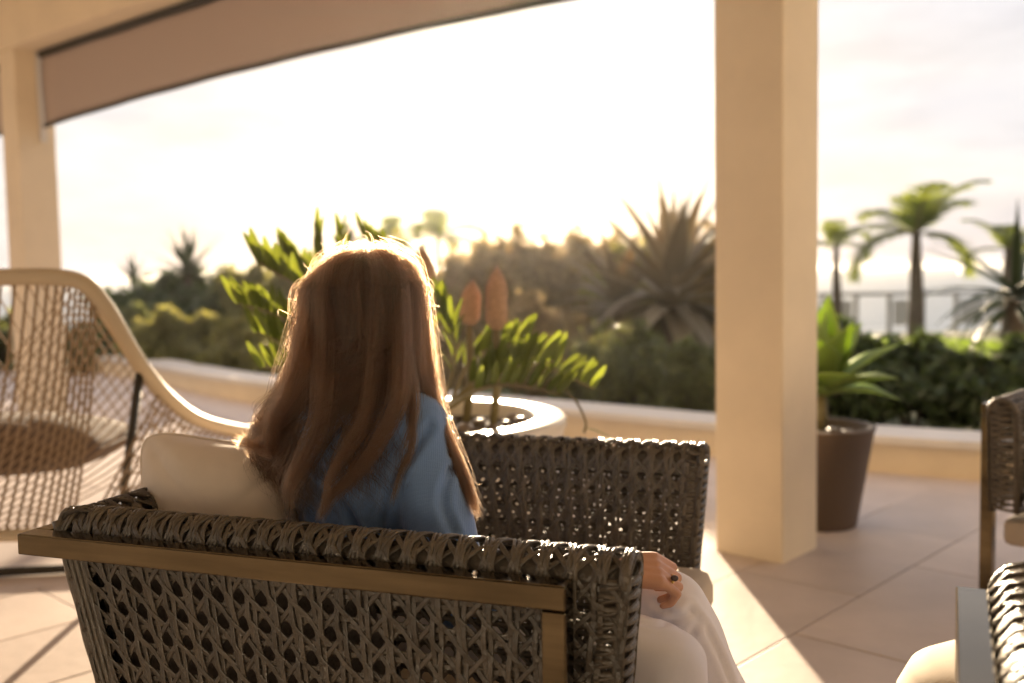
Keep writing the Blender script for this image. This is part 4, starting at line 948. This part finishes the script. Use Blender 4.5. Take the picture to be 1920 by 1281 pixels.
# the head of hair: silhouette (pixels at about 1.78 m) measured level by level
LV = [ # y px, left px, right px, depth of the back surface
 (560, 572, 776, 1.680), (620, 566, 782, 1.676), (680, 558, 788, 1.672), (730, 534, 796, 1.662), (770, 502, 806, 1.650), (810, 482, 818, 1.640), (850, 482, 838, 1.632), (890, 498, 860, 1.628), (930, 512, 884, 1.624), (975, 530, 896, 1.620)]
LVa = A3(LV)
def level(ypx, s):
    """world point on the hair mantle at pixel row ypx; s from -1 (left edge) to 1 (right edge)"""
    xl = np.interp(ypx, LVa[:, 0], LVa[:, 1]); xr = np.interp(ypx, LVa[:, 0], LVa[:, 2]); yb = np.interp(ypx, LVa[:, 0], LVa[:, 3])
    px = xl + (xr - xl) * (s + 1) / 2; edge = 1.80 if ypx < 700 else 1.77
    dep = yb + (edge - yb) * abs(s) ** 2.2
    return A3(P(px, ypx, dep))
def attract(s, r):
    if s < -0.42: return -0.97 + (s + 1) * 0.75
    if s < -0.10: return -0.33 + r.uniform(-.07, .07)
    if s < 0.22: return -0.02 + r.uniform(-.06, .06)
    if s < 0.45: return 0.36 + r.uniform(-.035, .035)
    return 0.66 + (s - 0.45) * 0.62
locks = []
rh = random.Random(21)
NL = 230
for k in range(NL):
    s0 = -1 + 2 * (k + rh.random()) / NL if k < NL * 0.8 else rh.uniform(-1, 1)
    locks.append(dict(s=s0, e=attract(s0, rh), ph=s0 * 5 + rh.uniform(-1.3, 1.3), wl=rh.uniform(0.11, 0.16), amp=rh.uniform(0.014, 0.032), end=rh.uniform(930, 985) if (s0 < -0.1 or s0 > 0.5) else rh.uniform(900, 985), lay=rh.uniform(0, 1), tone=rh.uniform(-0.35, 0.5), part=rh.uniform(-1, 1)))
for L_ in locks:
    if 0.22 <= L_['s'] < 0.45: L_['end'] = rh.uniform(900, 955)
    if -0.40 < L_['s'] < 0.55 and rh.random() < 0.72: L_['end'] = rh.uniform(690, 830)
NP = 30
def lock_path(L_, s_off, root_t):
    """guide of one strand: from the crown over the head and down"""
    s0 = max(-1, min(1, L_['s'] + s_off)); lay = L_['lay']
    ph = s0 * PI * 0.56                                        # azimuth: 0 = back of the head, + = her right
    pts = []
    rad = 1.0 + 0.03 * lay
    rx, ry, rz = 0.098 * rad, 0.114 * rad, 0.121 * rad
    for ki, th in enumerate(np.linspace(0.06 + 0.62 * root_t, 1.18, 7)):
        d = A3((math.sin(th) * math.sin(ph), -math.sin(th) * math.cos(ph), math.cos(th)))
        pts.append(HEAD + A3((0.0, 0.0, -0.005)) + d * A3((rx * min(1.0, math.sin(th) / 0.92) ** 0.22, ry, rz * 1.02)) * (0.90 + 0.10 * min(1, ki / 2)))
    y0 = 625
    for i, yp in enumerate(np.linspace(y0, L_['end'], 10)):
        t = i / 9; w = 3 * t * t - 2 * t ** 3
        s = s0 + (L_['e'] - s0) * w
        q = level(yp, s); q[1] += 0.014 * (1 - lay) * (1 - t)
        pts.append(q)
    sp = spline(pts, NP)
    return sp
allp = []; allr = []; allt = []
NS = 48
rn = np.random.default_rng(5)
for L_ in locks:
    base = [lock_path(L_, so, rt) for so, rt in ((-0.03, rh.uniform(0, .3)), (0.03, rh.uniform(.1, .9)), (0.0, rh.uniform(.5, 1.2)))]
    tt = np.linspace(0, 1, NP)
    env = np.clip((tt - 0.36) / 0.3, 0, 1)
    ang = 2 * PI * (tt * 0.62 / L_['wl']) * 0.8 + L_['ph']
    wave = np.stack([np.sin(ang), 0.6 * np.cos(ang), 0 * ang], 1) * (L_['amp'] * env)[:, None]
    clump = (0.011 * (1 - 0.45 * tt) * (0.6 + 0.4 * np.sin(PI * tt)) + 0.002) * (0.22 + 0.78 * np.clip((tt - 0.12) / 0.3, 0, 1))
    subs = rn.normal(size=(5, 3)) * A3((1, .55, .25)) * 1.25; subph = rn.uniform(-.9, .9, 5)
    for j in range(NS):
        sj = j % 5
        w = rn.dirichlet((0.8, 0.8, 0.8)); p = base[0] * w[0] + base[1] * w[1] + base[2] * w[2]
        off = subs[sj] + rn.normal(size=3) * A3((1, 0.55, 0.25)) * 0.42; wave = np.stack([np.sin(ang + subph[sj]), 0.6 * np.cos(ang + subph[sj]), 0 * ang], 1) * (L_['amp'] * env * (1.0 if abs(L_['s']) < 0.75 else 0.5))[:, None]; fz = rn.normal(size=3) * 0.0022
        cut = rn.uniform(0.80, 1.0) if rn.random() < 0.75 else rn.uniform(0.45, 0.9)
        fr = np.cumsum(rn.normal(size=(NP, 3)), 0) * 0.00055 * tt[:, None]
        q = p + wave * rn.uniform(0.75, 1.2) + off[None, :] * clump[:, None] + fz[None, :] * np.sin(tt * rn.uniform(6, 16) + rn.uniform(0, 6))[:, None] + fr
        ti = tt * cut; q = np.stack([np.interp(ti, tt, q[:, c]) for c in range(3)], 1)
        allp.append(q); allr.append(np.linspace(0.00029, 0.00009, NP)); allt.append(L_['tone'])
# long stray locks crossing the sweater and sweeping over the cushion
def free_lock(s0, pts, n, spread, wav=0.004, thick=0.00026):
    tone = rn.uniform(0.05, 0.4)
    hp = [HEAD + A3((0, 0, -0.005)) + A3((math.sin(th) * math.sin(s0 * PI * .56), -math.sin(th) * math.cos(s0 * PI * .56), math.cos(th))) * A3((0.099, 0.115, 0.122)) * f for th, f in ((0.3, 0.9), (0.7, 0.97), (1.1, 0.99))]
    base = spline(hp + [P(*q) for q in pts[1:]], NP); tt = np.linspace(0, 1, NP)
    for j in range(n):
        off = rn.normal(size=3) * spread * A3((1, .6, 1)); a = rn.uniform(0, 6.28)
        cl = (1 - 0.7 * tt ** 2)
        q = base + off[None, :] * cl[:, None] + np.stack([np.sin(tt * 9 + a * 0.2), np.cos(tt * 9 + a * .2), 0 * tt], 1) * wav * tt[:, None] + np.cumsum(rn.normal(size=(NP, 3)), 0) * 0.0004 * tt[:, None]
        cut = rn.uniform(0.75, 1); ti = tt * cut; q = np.stack([np.interp(ti, tt, q[:, c]) for c in range(3)], 1)
        allp.append(q); allr.append(np.linspace(thick, thick * 0.4, NP)); allt.append(tone)
free_lock(-0.65, [(600, 640, 1.66), (560, 700, 1.65), (520, 770, 1.66), (500, 820, 1.68), (465, 838, 1.70), (440, 826, 1.71)], 260, 0.010)
free_lock(-0.75, [(590, 640, 1.65), (545, 720, 1.64), (508, 790, 1.64), (505, 850, 1.66), (470, 835, 1.69), (448, 815, 1.70)], 160, 0.008)
free_lock(0.45, [(745, 640, 1.66), (752, 720, 1.64), (725, 800, 1.625), (670, 880, 1.615), (618, 930, 1.61), (598, 975, 1.605)], 420, 0.011)
free_lock(0.2, [(705, 660, 1.66), (690, 760, 1.64), (650, 840, 1.62), (615, 900, 1.61), (610, 970, 1.605)], 320, 0.010)
free_lock(0.6, [(775, 640, 1.67), (770, 740, 1.65), (772, 830, 1.63), (745, 890, 1.62), (735, 950, 1.615)], 150, 0.006)
free_lock(-0.35, [(640, 650, 1.65), (610, 760, 1.64), (575, 850, 1.63), (540, 910, 1.62), (545, 975, 1.615)], 420, 0.014)
free_lock(0.85, [(800, 640, 1.72), (806, 740, 1.71), (836, 830, 1.69), (862, 890, 1.66), (880, 935, 1.64), (902, 968, 1.62)], 520, 0.011)
free_lock(0.95, [(805, 620, 1.75), (808, 720, 1.73), (836, 820, 1.70), (866, 890, 1.67), (894, 950, 1.64)], 420, 0.010)
free_lock(0.72, [(785, 640, 1.70), (780, 660, 1.70), (794, 730, 1.70), (822, 800, 1.69), (850, 870, 1.67), (874, 935, 1.64)], 420, 0.010)
free_lock(0.58, [(770, 640, 1.68), (766, 670, 1.675), (774, 730, 1.655), (770, 790, 1.635), (752, 850, 1.625)], 220, 0.008)
# flyaway hairs around the outline
for j in range(1300):
    side = 1 if rn.random() < 0.68 else -1; yp = rn.uniform(440, 900)
    if yp < 560:
        th = rn.uniform(0.0, 1.45); d = A3((side * math.sin(th), rn.uniform(-.5, .3), math.cos(th))); p0 = HEAD + d * A3((0.097, 0.108, 0.118))
        vel = unit(d + rn.normal(size=3) * 0.8)
    else:
        p0 = level(yp, side * 0.97); vel = unit(A3((side * 0.8, rn.uniform(-.5, .5), -0.6)) + rn.normal(size=3) * 0.6)
    L = rn.uniform(0.012, 0.05) * (1.0 if rn.random() < 0.8 else 1.8); q = [p0]; curl = rn.normal(size=3) * 1.0
    for i in range(NP - 1):
        vel = unit(vel + np.cross(curl, vel) * 0.13 + A3((0, 0, -0.03))); q.append(q[-1] + vel * L / NP)
    allp.append(np.array(q)); allr.append(np.linspace(0.00022, 0.00009, NP)); allt.append(0.75)
hc = bpy.data.hair_curves.new('hair'); hc.add_curves([NP] * len(allp))
hc.position_data.foreach_set('vector', np.concatenate(allp).astype(np.float32).ravel())
ra = hc.attributes.get('radius') or hc.attributes.new('radius', 'FLOAT', 'POINT'); ra.data.foreach_set('value', np.concatenate(allr).astype(np.float32))
ta_ = hc.attributes.new('tone', 'FLOAT', 'CURVE'); ta_.data.foreach_set('value', np.array(allt, dtype=np.float32))
hc.materials.append(m_hair); hair = link('hair', hc, person)
# dense inner cap of hair so no scalp shows
m_cap = mat('hair_undercoat', (0.07, 0.028, 0.013), 0.6)
cp = MB(); ellipsoid(cp, HEAD + A3((0, -0.006, 0.004)), (0.088, 0.105, 0.114)); capsule(cp, HEAD + A3((-0.005, -0.03, -0.03)), HEAD + A3((-0.01, -0.05, -0.14)), 0.085, 0.07)
remesh(cp, 'hair_undercoat', m_cap, 0.006, 4, 0.5, person)

# ------------------------------------------------------------------ thin haze box added to imitate golden lens glare towards the sun
m_haze = bpy.data.materials.new('glare_haze'); m_haze.use_nodes = True; nd, lk = m_haze.node_tree.nodes, m_haze.node_tree.links; nd.clear()
out = nd.new('ShaderNodeOutputMaterial'); pv = nd.new('ShaderNodeVolumePrincipled'); pv.inputs['Color'].default_value = (0.95, 0.93, 0.90, 1)
pv.inputs['Density'].default_value = 0.00030; pv.inputs['Anisotropy'].default_value = 0.86; lk.new(pv.outputs[0], out.inputs['Volume'])
mb = MB(); v, f = box_vf(-15500, 15500, -150, 20500, -4.2, 3.7); mb.add(v, f); hz = mb.build('haze', m_haze, smooth=False); tag(hz, 'thin haze added to imitate golden lens glare', 'haze', kind='stuff')
